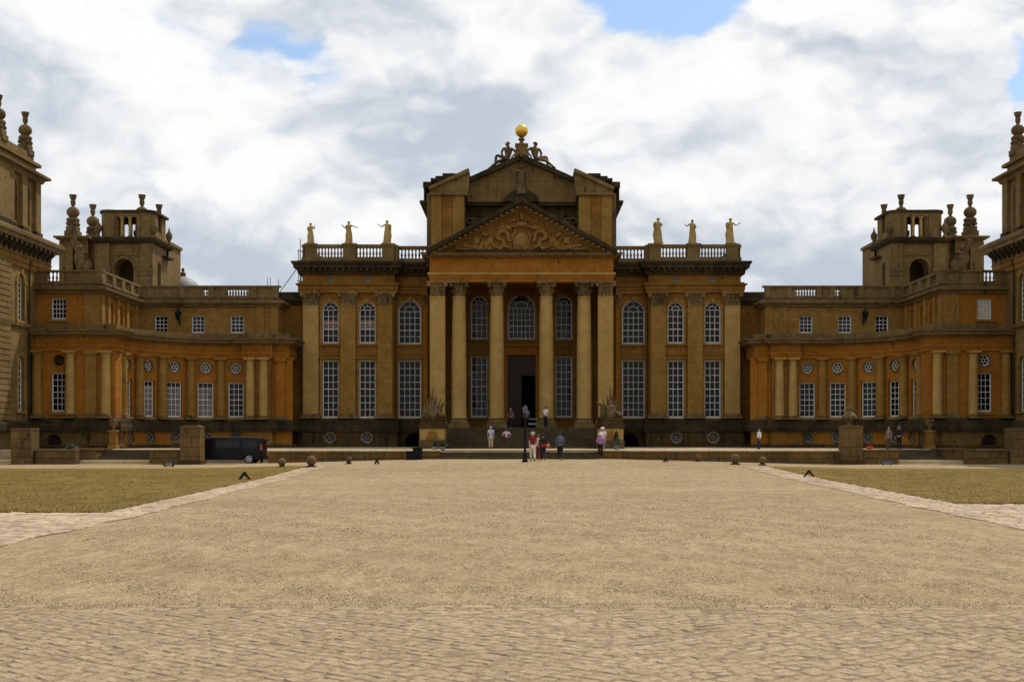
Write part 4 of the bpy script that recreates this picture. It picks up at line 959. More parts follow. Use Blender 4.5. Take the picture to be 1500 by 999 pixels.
# ================================================================== rusticated towers at the edges of the court
def court_tower(s, label):
    root = empty('court_tower', (s * 39, 90, 0), label, 'tower'); T = side(s)
    W, Y0, Y1 = 36.8, 80.0, 95.4; zt = 15.1
    f = lambda u, d, z: (W + d, u, z)
    tw = MB(T); ops = [op(90.2, 1.3, Z(602, 90), Z(520, 90), 'arch'), op(90.2, 1.3, Z(470, 90), Z(400, 90), 'arch')]
    wall(tw, f, Y0, Y1, 0, zt, ops, .55)
    tw.add([(W, Y1, 0), (W + 8, Y1, 0), (W + 8, Y1, zt), (W, Y1, zt)], [(0, 1, 2, 3)]); tw.add([(W, Y0, 0), (W + 8, Y0, 0), (W + 8, Y0, zt), (W, Y0, zt)], [(0, 1, 2, 3)])
    tw.add([(W, Y0, zt), (W + 8, Y0, zt), (W + 8, Y1, zt), (W, Y1, zt)], [(0, 1, 2, 3)]); tw.add([(W + 8, Y0, 0), (W + 8, Y1, 0), (W + 8, Y1, zt), (W + 8, Y0, zt)], [(0, 1, 2, 3)])
    tw.build('tower_wall', M['tower'], root)
    mb0 = MB(); mb0.prism([(-.5, 0), (.5, 0), (.5, 1), (-.5, 1)], -.5, .5)
    # banded courses of the corner piers, each block proud of the joint
    r2 = random.Random(3)
    for (a, b) in ((Y0 + .1, 84.0), (84.4, 88.2)):
        n = 28; h = (Z(372, 87) - 2.9) / n
        for i in range(n):
            z = 2.9 + h * i; m2 = MB(T); dpt = .17 + r2.uniform(-.02, .02)
            m2.add([(W - dpt + .05, a, z + .02), (W - dpt + .05, b, z + .02), (W - dpt, b - .04, z + .07), (W - dpt, a + .04, z + .07), (W - dpt, b - .04, z + h - .05), (W - dpt, a + .04, z + h - .05), (W - dpt + .05, b, z + h), (W - dpt + .05, a, z + h), (W, a, z + .02), (W, b, z + .02), (W, b, z + h), (W, a, z + h)],
                   [(0, 1, 2, 3), (3, 2, 4, 5), (5, 4, 6, 7), (0, 8, 9, 1), (7, 6, 10, 11), (1, 9, 10, 6, 4, 2), (0, 3, 5, 7, 11, 8)])
            m2.build('stone_course', M['tower'], root)
    for z0, py0, py1 in ((0, 602, 520), (0, 470, 400)):
        h = Z(py1, 90) - Z(py0, 90); window(root, TR(s * W, 90.2, Z(py0, 90), -s * math.pi / 2), 1.3, h, 3, 7, True)
    st = MB(T); st.sweep([(W, Y1), (W, Y0)][::-1] if False else [(W, Y0), (W, Y1)], [(0, 2.2), (.5, 2.2), (.5, 2.7), (.2, 2.9), (0, 2.9)]); st.build('plinth_moulding', M['dark'], root)
    st = MB(T); st.sweep([(W, Y0), (W, Y1)], [(0, Z(478, 90)), (.2, Z(478, 90)), (.25, Z(473, 90)), (0, Z(472, 90))]); st.build('string_course', M['trim'], root)
    pth = [(W, Y0), (W, Y1), (W + 8, Y1)]
    st = MB(T); st.sweep(pth, [(0, zt - .9), (.12, zt - .9), (.12, zt - .55), (.2, zt - .5), (.2, zt - .2), (.3, zt - .1), (0, zt - .1)]); st.build('architrave', M['wall'], root)
    st = MB(T); st.sweep(pth, [(0, zt - .1), (.2, zt - .1), (.25, zt + .75), (.85, zt + .85), (.87, zt + 1.1), (1.0, zt + 1.2), (1.02, zt + 1.45), (.8, zt + 1.6), (-.6, zt + 1.7), (-.6, zt)]); st.build('cornice', M['trim'], root)
    for i in range(15):
        y = 82.2 + .88 * i; bk = MB(T)
        bk.add([(W - .2, y, zt + .05), (W - .2, y + .36, zt + .05), (W - .82, y, zt + .6), (W - .82, y + .36, zt + .6), (W - .82, y, zt + .84), (W - .82, y + .36, zt + .84), (W - .2, y, zt + .84), (W - .2, y + .36, zt + .84)],
               [(0, 1, 3, 2), (2, 3, 5, 4), (4, 5, 7, 6), (0, 2, 4, 6), (1, 7, 5, 3)])
        bk.build('bracket', M['dark'], root)
    # lantern storey of piers and arches
    LX, L1 = 37.1, 94.2; zl0, zl1 = zt + 1.6, Z(263, 94.4) - .35
    fz = lambda u, d, z: (LX + d, u, z)
    lw = MB(T); ops = [op(c, 1.05, zl0 + .9, zl1 - .6, 'arch') for c in (92.2, 89.9)] + [op(85.2, 1.6, zl0 + .9, zl1 - .6, 'arch')]
    wall(lw, fz, 79.0, L1, zl0, zl1, ops, 1.0); wall(lw, lambda u, d, z: (LX + u, L1 - d, z), 0, 7, zl0, zl1, [op(3.5, 1.6, zl0 + .9, zl1 - .6, 'arch')], 1.0)
    lw.box(LX, LX + 7, 79.0, 79.2, zl0, zl1); lw.box(LX + 6.9, LX + 7, 79, L1, zl0, zl1)
    lw.add([(LX, 79, zl1), (LX + 7, 79, zl1), (LX + 7, L1, zl1), (LX, L1, zl1)], [(0, 1, 2, 3)])
    lw.build('lantern', M['tower'], root)
    for a, b, o in ((93.3, 94.25, .25), (90.65, 91.55, .3), (88.3, 89.2, .3), (83.0, 88.0, .45)):
        pr = MB(T); pr.box(LX - o, LX + .02, a, b, zl0 + .6, zl1); pr.build('lantern_pier', M['tower'], root)
        pr = MB(T); pr.box(LX - o - .1, LX + .03, a - .1, b + .1, zl0, zl0 + .6); pr.build('pier_base', M['dark'], root)
    pth = [(LX, 79), (LX, L1), (LX + 7, L1)]
    st = MB(T); st.sweep(pth, [(0, zl1 - .1), (.3, zl1 - .05), (.42, zl1 + .2), (.75, zl1 + .3), (.78, zl1 + .48), (.1, zl1 + .55), (-.8, zl1 + .55)]); st.build('lantern_cornice', M['trim'], root)
    st = MB(T); st.box(LX - .15, LX + 6, 79, 93.5, zl1 + .5, zl1 + 1.1); st.box(LX - .35, LX + 6.2, 79, 94.1, zl1 + 1.1, zl1 + 1.35); st.box(LX - .1, LX + 6, 79, 93.2, zl1 + 1.35, Z(225, 92.6) + .02); st.build('lantern_attic', M['tower'], root)
    fl = cached('finial', lambda: finial_mesh(4.0))
    k = (Z(165, 92.6) - Z(228, 92.6)) / 4.0
    for u, Y in ((727, 92.6), (766, 87.9)):
        o = place('finial', fl, root, TR(s * u * Y / F, Y, Z(228, 92.6)) @ Matrix.Scale(k, 4))
    pi = MB(T); pi.tube((W - .12, 91.6, .3), (W - .12, 91.6, zt), .07, n=8); pi.box(W - .26, W, 91.42, 91.78, zt - .5, zt - .1); pi.build('drainpipe', M['dark'], root)
court_tower(-1, 'banded stone court tower with bracketed cornice at the edge beyond the van')
court_tower(1, 'banded stone court tower with bracketed cornice at the edge beside the blinded window')
# ================================================================== ground, terrace, steps
def sheet(name, xs, ys, zf, mat, kind='structure'):
    mb = MB(); nx = len(xs)
    vs = [(x, y, zf(x, y)) for y in ys for x in xs]
    mb.add(vs, [(j * nx + i, j * nx + i + 1, (j + 1) * nx + i + 1, (j + 1) * nx + i) for j in range(len(ys) - 1) for i in range(nx - 1)])
    return mb.build(name, M[mat], kind=kind)
def rng(a, b, n): return [a + (b - a) * i / n for i in range(n + 1)]
def und(x, y): return 0.012 * math.sin(x * 1.3 + .7 * math.sin(y * .9)) * math.sin(y * .8 + 1.1) + 0.008 * math.sin(x * 3.1 + y * 2.3)
sheet('gravel_court', [-1500, -300, -60] + rng(-36, 36, 72) + [60, 300, 1500], [-1500, -200, -30] + rng(0, 13, 13) + rng(14, 48, 40) + rng(49, 82, 33) + [130, 300, 1500],
      lambda x, y: gz(x, y) + (und(x, y) if 14 < y < 80 and abs(x) < 8 else 0) - (.05 if y < 13.5 else 0) - (.06 if y > 82 else 0), 'gravel')
LB = ((-10.1, 29.8), (-11.4, 50), (-12.0, 70)); RB = ((11.9, 33.5), (13.1, 57), (13.8, 70))
def lawn(s, near, edge, far):
    xs = [x for x, _ in edge]
    mb = MB(); N = 22; vs = []
    for j in range(N + 1):
        y = near + (far - near) * j / N; k = (y - edge[0][1]) / (edge[-1][1] - edge[0][1])
        xe = edge[0][0] + (edge[-1][0] - edge[0][0]) * max(0, k)
        for i in range(13):
            x = xe + s * 40 * (i / 12) ** 1.5; vs.append((x, y, gz(x, y) + .035 + .012 * math.sin(x * 2.1) * math.sin(y * 1.7)))
    mb.add(vs, [(j * 13 + i, j * 13 + i + 1, (j + 1) * 13 + i + 1, (j + 1) * 13 + i) for j in range(N) for i in range(12)])
    return mb.build('lawn', M['lawn'], kind='structure')
lawn(-1, 29.8, LB, 69.0); lawn(1, 33.5, RB, 69.0)
gr = MB()
for i in range(42000):
    s = -1 if rnd.random() < .5 else 1; near, e = (29.8, LB) if s < 0 else (33.5, RB)
    y = near + (64 - near) * rnd.random() ** 2.2; k = (y - e[0][1]) / (e[-1][1] - e[0][1]); xe = e[0][0] + (e[-1][0] - e[0][0]) * k
    x = xe + s * 19 * rnd.random() ** .8 - s * .06; z = gz(x, y) + .03; a = rnd.uniform(0, 3.14); h = rnd.uniform(.02, .05); w_ = .014
    lx, ly = rnd.uniform(-.04, .04), rnd.uniform(-.04, .04)
    gr.v += [(x - w_ * math.cos(a), y - w_ * math.sin(a), z), (x + w_ * math.cos(a), y + w_ * math.sin(a), z), (x + lx, y + ly, z + h)]
    gr.f.append((3 * i, 3 * i + 1, 3 * i + 2))
me = bpy.data.meshes.new('grass'); me.from_pydata(gr.v, [], gr.f); me.materials.append(M['blade'])
go = bpy.data.objects.new('grass', me); COL.objects.link(go); tag(go, 'short dry grass blades growing on the lawns', 'grass', kind='stuff')

# loose gravel on the near part of the court, spilling over the edge of the paving
import numpy as np
ng = np.random.default_rng(4); N = 90000
gy = 13.75 + 24 * ng.random(N) ** 1.7; spill = ng.random(N) < .06; gy[spill] = 13.75 - np.abs(ng.normal(0, .22, spill.sum()))
gx = (ng.random(N) - .5) * 2 * (np.minimum(8.6, gy * .47)); gx[:] = np.clip(gx, -8.6, 9.8)
sz = ng.uniform(.007, .017, N) * (1 + .5 * (gy > 22)); rot = ng.random(N) * 6.28; hgt = sz * ng.uniform(.4, .9, N)
V = np.zeros((N, 5, 3)); 
for k in range(4):
    rr = sz * ng.uniform(.7, 1.2, N); V[:, k, 0] = gx + rr * np.cos(rot + k * 1.571); V[:, k, 1] = gy + rr * np.sin(rot + k * 1.571); V[:, k, 2] = -.004
V[:, 4, 0] = gx; V[:, 4, 1] = gy; V[:, 4, 2] = hgt
V[:, :, 2] += (.012 * np.sin(gx * 1.3 + .7 * np.sin(gy * .9)) * np.sin(gy * .8 + 1.1) + .008 * np.sin(gx * 3.1 + gy * 2.3))[:, None] * ((gy > 14) & (np.abs(gx) < 8))[:, None] + .012 * (gy < 13.75)[:, None]
base_ = (np.arange(N) * 5)[:, None, None]; FI = (base_ + np.array([[0, 1, 4], [1, 2, 4], [2, 3, 4], [3, 0, 4]])[None]).reshape(-1, 3)
me = bpy.data.meshes.new('loose_gravel'); me.vertices.add(N * 5); me.vertices.foreach_set('co', V.reshape(-1)); me.loops.add(len(FI) * 3); me.loops.foreach_set('vertex_index', FI.reshape(-1).astype(np.int32)); me.polygons.add(len(FI))
me.polygons.foreach_set('loop_start', np.arange(0, len(FI) * 3, 3, dtype=np.int32)); me.update(calc_edges=True)
def pebble():
    m, n, b = new_mat('gravel pebbles'); g_ = n.node('ShaderNodeNewGeometry')
    n.link(n.mix(g_.outputs['Random Per Island'], (0.145, 0.098, 0.053), (0.40, 0.312, 0.192)), b.inputs['Base Color']); b.inputs['Roughness'].default_value = .9; b.inputs['Specular IOR Level'].default_value = .15
    return m
me.materials.append(pebble()); lg = bpy.data.objects.new('loose_gravel', me); COL.objects.link(lg); tag(lg, 'loose pale gravel stones scattered over the forecourt', 'gravel', kind='stuff')

# setts: uneven flat stones, a little domed
def sett_mesh(seed, mat):
    r2 = random.Random(seed); mb = MB(); n = 8; ring = []
    for i, (x, y) in enumerate(((-.5, -.42), (-.1, -.5), (.4, -.5), (.5, -.1), (.5, .42), (.05, .5), (-.42, .5), (-.5, .05))):
        ring.append((x * r2.uniform(.88, 1), y * r2.uniform(.86, 1)))
    tilt = (r2.uniform(-.007, .007), r2.uniform(-.007, .007))
    vs = [(x, y, -.06) for x, y in ring] + [(x, y, .0) for x, y in ring] + [(x * .84, y * .82, .013 + tilt[0] * x + tilt[1] * y) for x, y in ring]
    fs = [(i, (i + 1) % n, n + (i + 1) % n, n + i) for i in range(n)] + [(n + i, n + (i + 1) % n, 2 * n + (i + 1) % n, 2 * n + i) for i in range(n)] + [tuple(range(2 * n, 3 * n))]
    mb.add(vs, fs); return mb.mesh('sett', M[mat])
SM = [sett_mesh(i, 'sett') for i in range(7)]
pave = MB(); pave.add([(-16, 3, .006), (16, 3, .006), (16, 13.74, .006), (-16, 13.74, .006)], [(0, 1, 2, 3)])
po = pave.build('paving', M['sand'], kind='structure')
setts = []
for y, hgt, wd in ((13.56, .2, .42), (13.34, .2, .36), (13.12, .2, .4)):
    x = -8.0
    while x < 8.0:
        k = wd * rnd.uniform(.7, 1.3); setts.append((x + k / 2, y + rnd.uniform(-.02, .02), k * .97, hgt, rnd.uniform(-.03, .03))); x += k
for sg in (-1, 1):                                     # two fields laid slantwise, meeting on the axis
    ang = sg * R_(37); c, s_ = math.cos(ang), math.sin(ang)
    for j in range(-110, 110):
        u = -20.0 + rnd.random() * .3
        while u < 20:
            k = rnd.uniform(.14, .30); v = j * .135 + rnd.uniform(-.022, .022)
            x, y = c * (u + k / 2) - s_ * v, s_ * (u + k / 2) + c * v + 10.5
            u += k
            if 6.5 < y < 12.98 and abs(x) < 8.2 and (x - .6 + .5 * math.sin(y * 1.1)) * sg >= 0: setts.append((x, y, k * .985, .132, ang))
vis = [q for q in setts if q[1] > 9.35 and abs(q[0] + .08) < .43 * q[1]]
vis.sort(key=lambda q: q[1]); top = set(vis[:300])
join = MB()
for q in setts:
    mw = TR(q[0], q[1], rnd.uniform(-.007, .006), q[4] + rnd.uniform(-.10, .10)) @ Matrix.Diagonal((q[2], q[3], 1, 1)); me = SM[rnd.randrange(7)]
    if q in top: place('sett', me, po, mw)
    else: join.add([tuple(mw @ v.co) for v in me.vertices], [tuple(p.vertices) for p in me.polygons])
join.build('setts', M['sett'], po, kind='stuff')
# pale borders of the drive and the cross path
def border(name, polyfn, y0, y1, rows_x, mat):
    base = MB(); N = 60
    for i in range(N):
        a, b = y0 + (y1 - y0) * i / N, y0 + (y1 - y0) * (i + 1) / N
        (l0, r0), (l1, r1) = polyfn(a), polyfn(b)
        base.add([(l0, a, gz(l0, a) + .012), (r0, a, gz(r0, a) + .012), (r1, b, gz(r1, b) + .012), (l1, b, gz(l1, b) + .012)], [(0, 1, 2, 3)])
    o = base.build(name, M['sand'], kind='structure')
    j = MB(); y = y0; me = [sett_mesh(20 + i, mat) for i in range(5)]
    while y < y1:
        d = rnd.uniform(.2, .36); l, r_ = polyfn(y); x = l
        while x < r_ - .1:
            k = min(rnd.uniform(.3, .6), r_ - x); mw = TR(x + k / 2, y + d / 2, gz(x, y) + .010 + rnd.uniform(-.010, .008), rnd.uniform(-.05, .05)) @ Matrix.Diagonal((k * 1.0, d * 1.0, 1, 1))
            m2 = me[rnd.randrange(5)]; j.add([tuple(mw @ v.co) for v in m2.vertices], [tuple(p.vertices) for p in m2.polygons]); x += k
        y += d
    j.build('setts', M[mat], o, kind='stuff')
def interp(e, y):
    k = (y - e[0][1]) / (e[-1][1] - e[0][1]); return e[0][0] + (e[-1][0] - e[0][0]) * k
border('drive_border', lambda y: (interp(LB, y) - .05, interp(LB, y) + 1.1 + .06 * math.sin(y * .9)), 29.8, 68, 0, 'settpale')
border('drive_border', lambda y: (interp(RB, y) - 1.45 + .06 * math.sin(y * .8), interp(RB, y) + .05), 33.5, 68, 0, 'settpale')
border('cross_path', lambda y: (-20, -8.9 - (y - 21) * .012 + .08 * math.sin(y * 1.6)), 17.5, 29.75, 0, 'settpale')
border('cross_path', lambda y: (10.42 - (33.5 - y) * .04 + .07 * math.sin(y * 1.7), 21.0), 18.5, 33.45, 0, 'settpale')

terr = MB(); terr.box(-16.4, 16.4, 80.4, 108, -.4, TZ); terr.box(16.4, 45, 84.4, 108, -.4, TZ - .02); terr.box(-45, -16.4, 84.4, 108, -.4, TZ - .02); terr.build('terrace', M['flag'], kind='structure')
blockmesh = {}
def block(mb, x0, x1, y0, y1, z0, z1, c=.03):
    """stone with chamfered front arrises"""
    mb.add([(x0, y0 + c, z0), (x1, y0 + c, z0), (x1, y0 + c, z1), (x0, y0 + c, z1), (x0 + c, y0, z0 + c), (x1 - c, y0, z0 + c), (x1 - c, y0, z1 - c), (x0 + c, y0, z1 - c), (x0, y1, z0), (x1, y1, z0), (x1, y1, z1), (x0, y1, z1)],
           [(4, 5, 6, 7), (0, 1, 5, 4), (1, 2, 6, 5), (2, 3, 7, 6), (3, 0, 4, 7), (0, 8, 9, 1), (1, 9, 10, 2), (2, 10, 11, 3), (3, 11, 8, 0), (8, 11, 10, 9)])
M['block'] = stone('terrace wall stone', (0.085, 0.050, 0.017), (0.14, 0.086, 0.033), amt=.38, joints=False)
M['blockw'] = stone('brown pier stone', (0.105, 0.062, 0.020), (0.165, 0.103, 0.037), amt=.36, joints=False)
M['blocko'] = stone('orange terrace wall stone', (0.125, 0.064, 0.016), (0.170, 0.096, 0.028), amt=.25, joints=False)
def stone_wall(label, x0, x1, y0, y1, z0, z1, courses, mats, cap=.11, bl=1.15, cat='wall', name='terrace_wall', group=None, cm='coping', ov=.05):
    root = empty(name, ((x0 + x1) / 2, y0, z0), label, cat, group)
    ch = (z1 - cap - z0) / courses
    for j in range(courses):
        x = x0; first = True
        while x < x1 - .01:
            k = bl * rnd.uniform(.75, 1.25) * (.55 if first and j % 2 else 1); first = False
            if x1 - x - k < .35 * bl: k = x1 - x
            mb = MB(); d = rnd.uniform(-.012, .012); block(mb, x + .006, x + k - .006, y0 + d, y1, z0 + ch * j + .006, z0 + ch * (j + 1) - .006); mb.build('stone', M[rnd.choice(mats)], root); x += k
    x = x0 - ov
    while x < x1 + ov - .01:
        k = bl * 1.3 * rnd.uniform(.8, 1.2)
        if x1 + ov - x - k < .5: k = x1 + ov - x
        mb = MB(); block(mb, x + .005, x + k - .005, y0 - ov * 1.6, y1 + ov, z1 - cap, z1 + rnd.uniform(-.004, .004), .02); mb.build('coping_stone', M[cm], root); x += k
    return root
stone_wall('long low terrace wall under the bay behind the round ball bollards and black boxes', -16.5, -5.55, 79.95, 80.5, -.1, TZ + .03, 2, ['block', 'block', 'blocko'])
stone_wall('long low terrace wall running to the tall stone pier, in front of the white shirted figure', 4.95, 20.75, 79.95, 80.5, -.1, TZ + .03, 2, ['block', 'block', 'blocko'])
stone_wall('short orange stone wall end beside the low steps, below the spiky potted plants', -6.55, -5.3, 79.6, 80.3, .1, TZ + .06, 2, ['blocko'], bl=.7, name='steps_wall')
stone_wall('short orange stone wall end beside the low steps, behind the pair in white and purple', 4.85, 6.7, 79.6, 80.3, .1, TZ + .06, 2, ['blocko'], bl=.7, name='steps_wall')
M['nosing'] = stone('lit step edge', (0.085, 0.062, 0.032), (0.15, 0.112, 0.062), amt=.2, joints=False)  # skylight on the tread edges painted as paler stone
st = empty('entrance_steps', (0, 80, 0), 'wide stone steps leading up to the portico in two flights', 'steps')
def step(x0, x1, y0, y1, z0, z1):
    mb = MB(); c = .03
    mb.add([(x0, y0 + c, z0), (x1, y0 + c, z0), (x1, y0 + c, z1 - .05), (x0, y0 + c, z1 - .05), (x0, y0, z1 - .05), (x1, y0, z1 - .05), (x1, y0, z1), (x0, y0, z1), (x0, y1, z1), (x1, y1, z1), (x0, y1, z0), (x1, y1, z0)],
           [(0, 1, 2, 3), (3, 2, 5, 4), (4, 5, 6, 7), (7, 6, 9, 8), (0, 3, 4, 7, 8, 10), (1, 11, 9, 6, 5, 2), (8, 9, 11, 10), (0, 10, 11, 1)])
    o = mb.build('step', M['step'], st)
    nb_ = MB(); nb_.box(x0, x1, y0 - .03, y0 + .10, z1 - .035, z1 + .006); nb_.build('nosing', M['nosing'], o)
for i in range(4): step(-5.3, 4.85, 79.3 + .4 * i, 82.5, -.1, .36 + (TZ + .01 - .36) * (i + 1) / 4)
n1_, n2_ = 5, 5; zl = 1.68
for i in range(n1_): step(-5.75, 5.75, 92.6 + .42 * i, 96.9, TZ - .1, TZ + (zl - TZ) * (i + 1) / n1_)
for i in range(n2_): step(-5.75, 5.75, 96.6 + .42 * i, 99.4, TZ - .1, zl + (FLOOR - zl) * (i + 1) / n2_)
# side steps, tall piers and low walls by the wings
def side_pieces(s):
    T = side(s)
    def bx_(name, label, cat, x0, x1, y0, y1, z0, z1, mat='blocko', rows=3, cap=True, bl=.8):
        a, b = sorted((s * x0, s * x1))
        return stone_wall(label, a, b, y0, y1, z0, z1, rows, ['blockw', 'block'], .12, bl, cat, name, None, 'block', .02)
    where = 'beside the black van' if s < 0 else 'with carved stone ornament on top'
    p = bx_('stone_pier', 'tall square stone pier ' + where, 'pier', 20.7, 22.0, 79.1, 80.3, -.1, 2.44, rows=4, bl=.9)
    a, b = sorted((s * 20.62, s * 22.08)); pl_ = MB(); pl_.box(a, b, 79.0, 80.4, -.1, .28); pl_.build('pier_plinth', M['plinth'], p)
    pc = MB(); pc.prism([(a + .12, 2.44), (b - .12, 2.44), (b - .3, 2.52), (a + .45, 2.55)], 79.15, 80.2); pc.build('pier_cap', M['block'], p)
    bx_('low_wall', 'low stone wall joined to the tall pier by the van' if s < 0 else 'low stone wall with a red bag lying on its coping', 'wall', 22.1, 24.1 + .3 * (s > 0), 79.5, 80.3, -.1, .95, rows=2, bl=.75)
    bx_('low_wall', 'low stone wall before the dark basement doorway, leaf tufts beside it' if s < 0 else 'low stone wall before the arched basement doorway, no plants beside it', 'wall', 28.9, 31.5, 79.5, 80.3, -.1, .95, rows=2, bl=.9)
    p = bx_('stone_pier', ('square stone pier ending the low wall near the court tower, sprouting weeds at its foot' if s < 0 else 'square stone pier at the photo edge ending the low wall'), 'pier', 31.55, 32.9, 79.1, 80.4, -.1, 2.3, rows=4, bl=.9)
    a, b = sorted((s * 31.45, s * 33.0)); pc = MB(); pc.box(a + .15, b - .15, 79.1, 80.4, 2.30, 2.36); pc.build('pier_cap', M['block'], p)
    e = empty('side_steps', (s * 26, 80, 0), 'stone steps up to the wing between low walls, next to the van pier' if s < 0 else 'stone steps up to the wing where a dark figure stands', 'steps')
    k = MB(T); k.box(24.2, 28.85, 80.2, 81.4, -.1, .24); k.build('step', M['coping'], e)
    k = MB(T); k.box(32.9, 40, 80.2, 81.4, -.1, .24); k.build('step', M['coping'], e)
    for i in range(5):
        k = MB(T); k.box(24.2, 28.2, 81.6 + .4 * i, 84.5, -.1, .24 + .13 * (i + 1)); k.build('step', M['step'], e)
    k = MB(T); k.box(28.2, 30.0, 81.5, 84.5, -.1, .9); k.box(28.1, 30.1, 81.4, 84.5, .9, .98); k.build('cheek_wall', M['block'], e)
side_pieces(-1); side_pieces(1)

# ================================================================== figures
DG = None
def skin_mesh(name, nodes, edges, root, mats, sub=1):
    keys = list(nodes); idx = {k: i for i, k in enumerate(keys)}
    me = bpy.data.meshes.new(name); me.from_pydata([nodes[k][:3] for k in keys], [(idx[a], idx[b]) for a, b in edges], [])
    o = bpy.data.objects.new('tmp', me); COL.objects.link(o)
    o.modifiers.new('s', 'SKIN')
    sv = me.skin_vertices[0].data
    for k in keys: r = nodes[k][3]; sv[idx[k]].radius = (r, r); sv[idx[k]].use_root = (k == root)
    o.modifiers[0].use_smooth_shade = True
    if sub: m = o.modifiers.new('d', 'SUBSURF'); m.levels = sub; m.render_levels = sub
    bpy.context.view_layer.update()
    ev = o.evaluated_get(bpy.context.evaluated_depsgraph_get())
    out = bpy.data.meshes.new_from_object(ev); out.name = name
    bpy.data.objects.remove(o); bpy.data.meshes.remove(me)
    out.materials.clear()
    out.materials.append(mats)
    out.polygons.foreach_set('use_smooth', [True] * len(out.polygons))
    return out
def skeleton(pose):
    """joints for a figure 1.72 m tall that faces +y; pose moves single joints"""
    J = dict(pelvis=(0, 0, .95, .125), belly=(0, .0, 1.10, .118), chest=(0, 0, 1.30, .135), neckb=(0, -.01, 1.44, .07), neck=(0, .005, 1.50, .052),
             head=(0, .02, 1.585, .088), crown=(0, .012, 1.655, .08), nose=(0, .118, 1.585, .016), earl=(-.088, .01, 1.59, .018), earr=(.088, .01, 1.59, .018))
    for k, s in (('l', -1), ('r', 1)):
        J['sho' + k] = (s * .17, -.005, 1.405, .062); J['elb' + k] = (s * .235, -.03, 1.13, .043); J['wri' + k] = (s * .245, .05, .90, .031)
        J['hip' + k] = (s * .088, 0, .87, .095); J['kne' + k] = (s * .095, .02, .49, .060); J['ank' + k] = (s * .095, -.02, .085, .042); J['toe' + k] = (s * .115, .14, .035, .036)
    for k, v in pose.items(): J[k] = tuple(v) + ((J[k][3],) if len(v) == 3 else ())
    E = [('pelvis', 'belly'), ('belly', 'chest'), ('chest', 'neckb'), ('neckb', 'neck'), ('neck', 'head'), ('head', 'crown'), ('head', 'nose'), ('head', 'earl'), ('head', 'earr')]
    for k in 'lr':
        E += [('chest', 'sho' + k), ('sho' + k, 'elb' + k), ('elb' + k, 'wri' + k), ('pelvis', 'hip' + k), ('hip' + k, 'kne' + k), ('kne' + k, 'ank' + k), ('ank' + k, 'toe' + k)]
        e, w_ = Vector(J['elb' + k][:3]), Vector(J['wri' + k][:3]); d = (w_ - e).normalized()
        sd = d.cross(Vector((1 if k == 'r' else -1, 0, 0)))
        if sd.length < .1: sd = Vector((0, 1, 0))
        sd.normalize(); pal = w_ + d * .055
        J['pal' + k] = (*pal, .030); E.append(('wri' + k, 'pal' + k))
        for i, L in enumerate((.075, .085, .08, .062)):
            b = pal + d * .03 + sd * (.027 - .018 * i); m = b + d * L * .55; t2 = b + d * L + sd.cross(d) * .012
            J[f'f{i}a' + k] = (*b, .010); J[f'f{i}b' + k] = (*m, .009); J[f'f{i}c' + k] = (*t2, .008)
            E += [('pal' + k, f'f{i}a' + k), (f'f{i}a' + k, f'f{i}b' + k), (f'f{i}b' + k, f'f{i}c' + k)]
        tb = pal + sd * .034 - d * .01; tt = tb + sd * .022 + d * .05
        J['th' + k] = (*tb, .012); J['tt' + k] = (*tt, .009); E += [('pal' + k, 'th' + k), ('th' + k, 'tt' + k)]
    return J, E
def subset(J, E, keep, grow, add=0.0, over=None):
    K = {k: (J[k][0], J[k][1], J[k][2], J[k][3] * grow + add) for k in keep}
    if over: K.update(over)
    return K, [e for e in E if e[0] in K and e[1] in K]
WALK = dict(knel=(-.09, .20, .52), ankl=(-.09, .20, .10), toel=(-.10, .36, .06), kner=(.09, -.02, .49), ankr=(.09, -.26, .12), toer=(.1, -.12, .035), elbl=(-.23, -.10, 1.14), wril=(-.22, -.05, .91), elbr=(.23, .02, 1.13), wrir=(.21, .17, .95))
HIPS = dict(elbl=(-.40, -.10, 1.15), wril=(-.20, .02, .99), elbr=(.40, -.10, 1.15), wrir=(.20, .02, .99))
BEND = dict(chest=(0, .26, 1.19, .14), belly=(0, .1, 1.07, .12), neckb=(0, .40, 1.24, .07), neck=(0, .46, 1.26, .052), head=(0, .55, 1.28, .09), crown=(0, .62, 1.31, .08), nose=(0, .63, 1.2, .016), earl=(-.088, .55, 1.29, .018), earr=(.088, .55, 1.29, .018),
            shol=(-.17, .36, 1.22), shor=(.17, .36, 1.22), elbl=(-.2, .47, .98), wril=(-.17, .64, .85), elbr=(.2, .47, .98), wrir=(.17, .64, .85))
COLS = {}
def cloth(c):
    if c not in COLS: COLS[c] = plain('cloth', c, .85, .15, scale=9)
    return COLS[c]
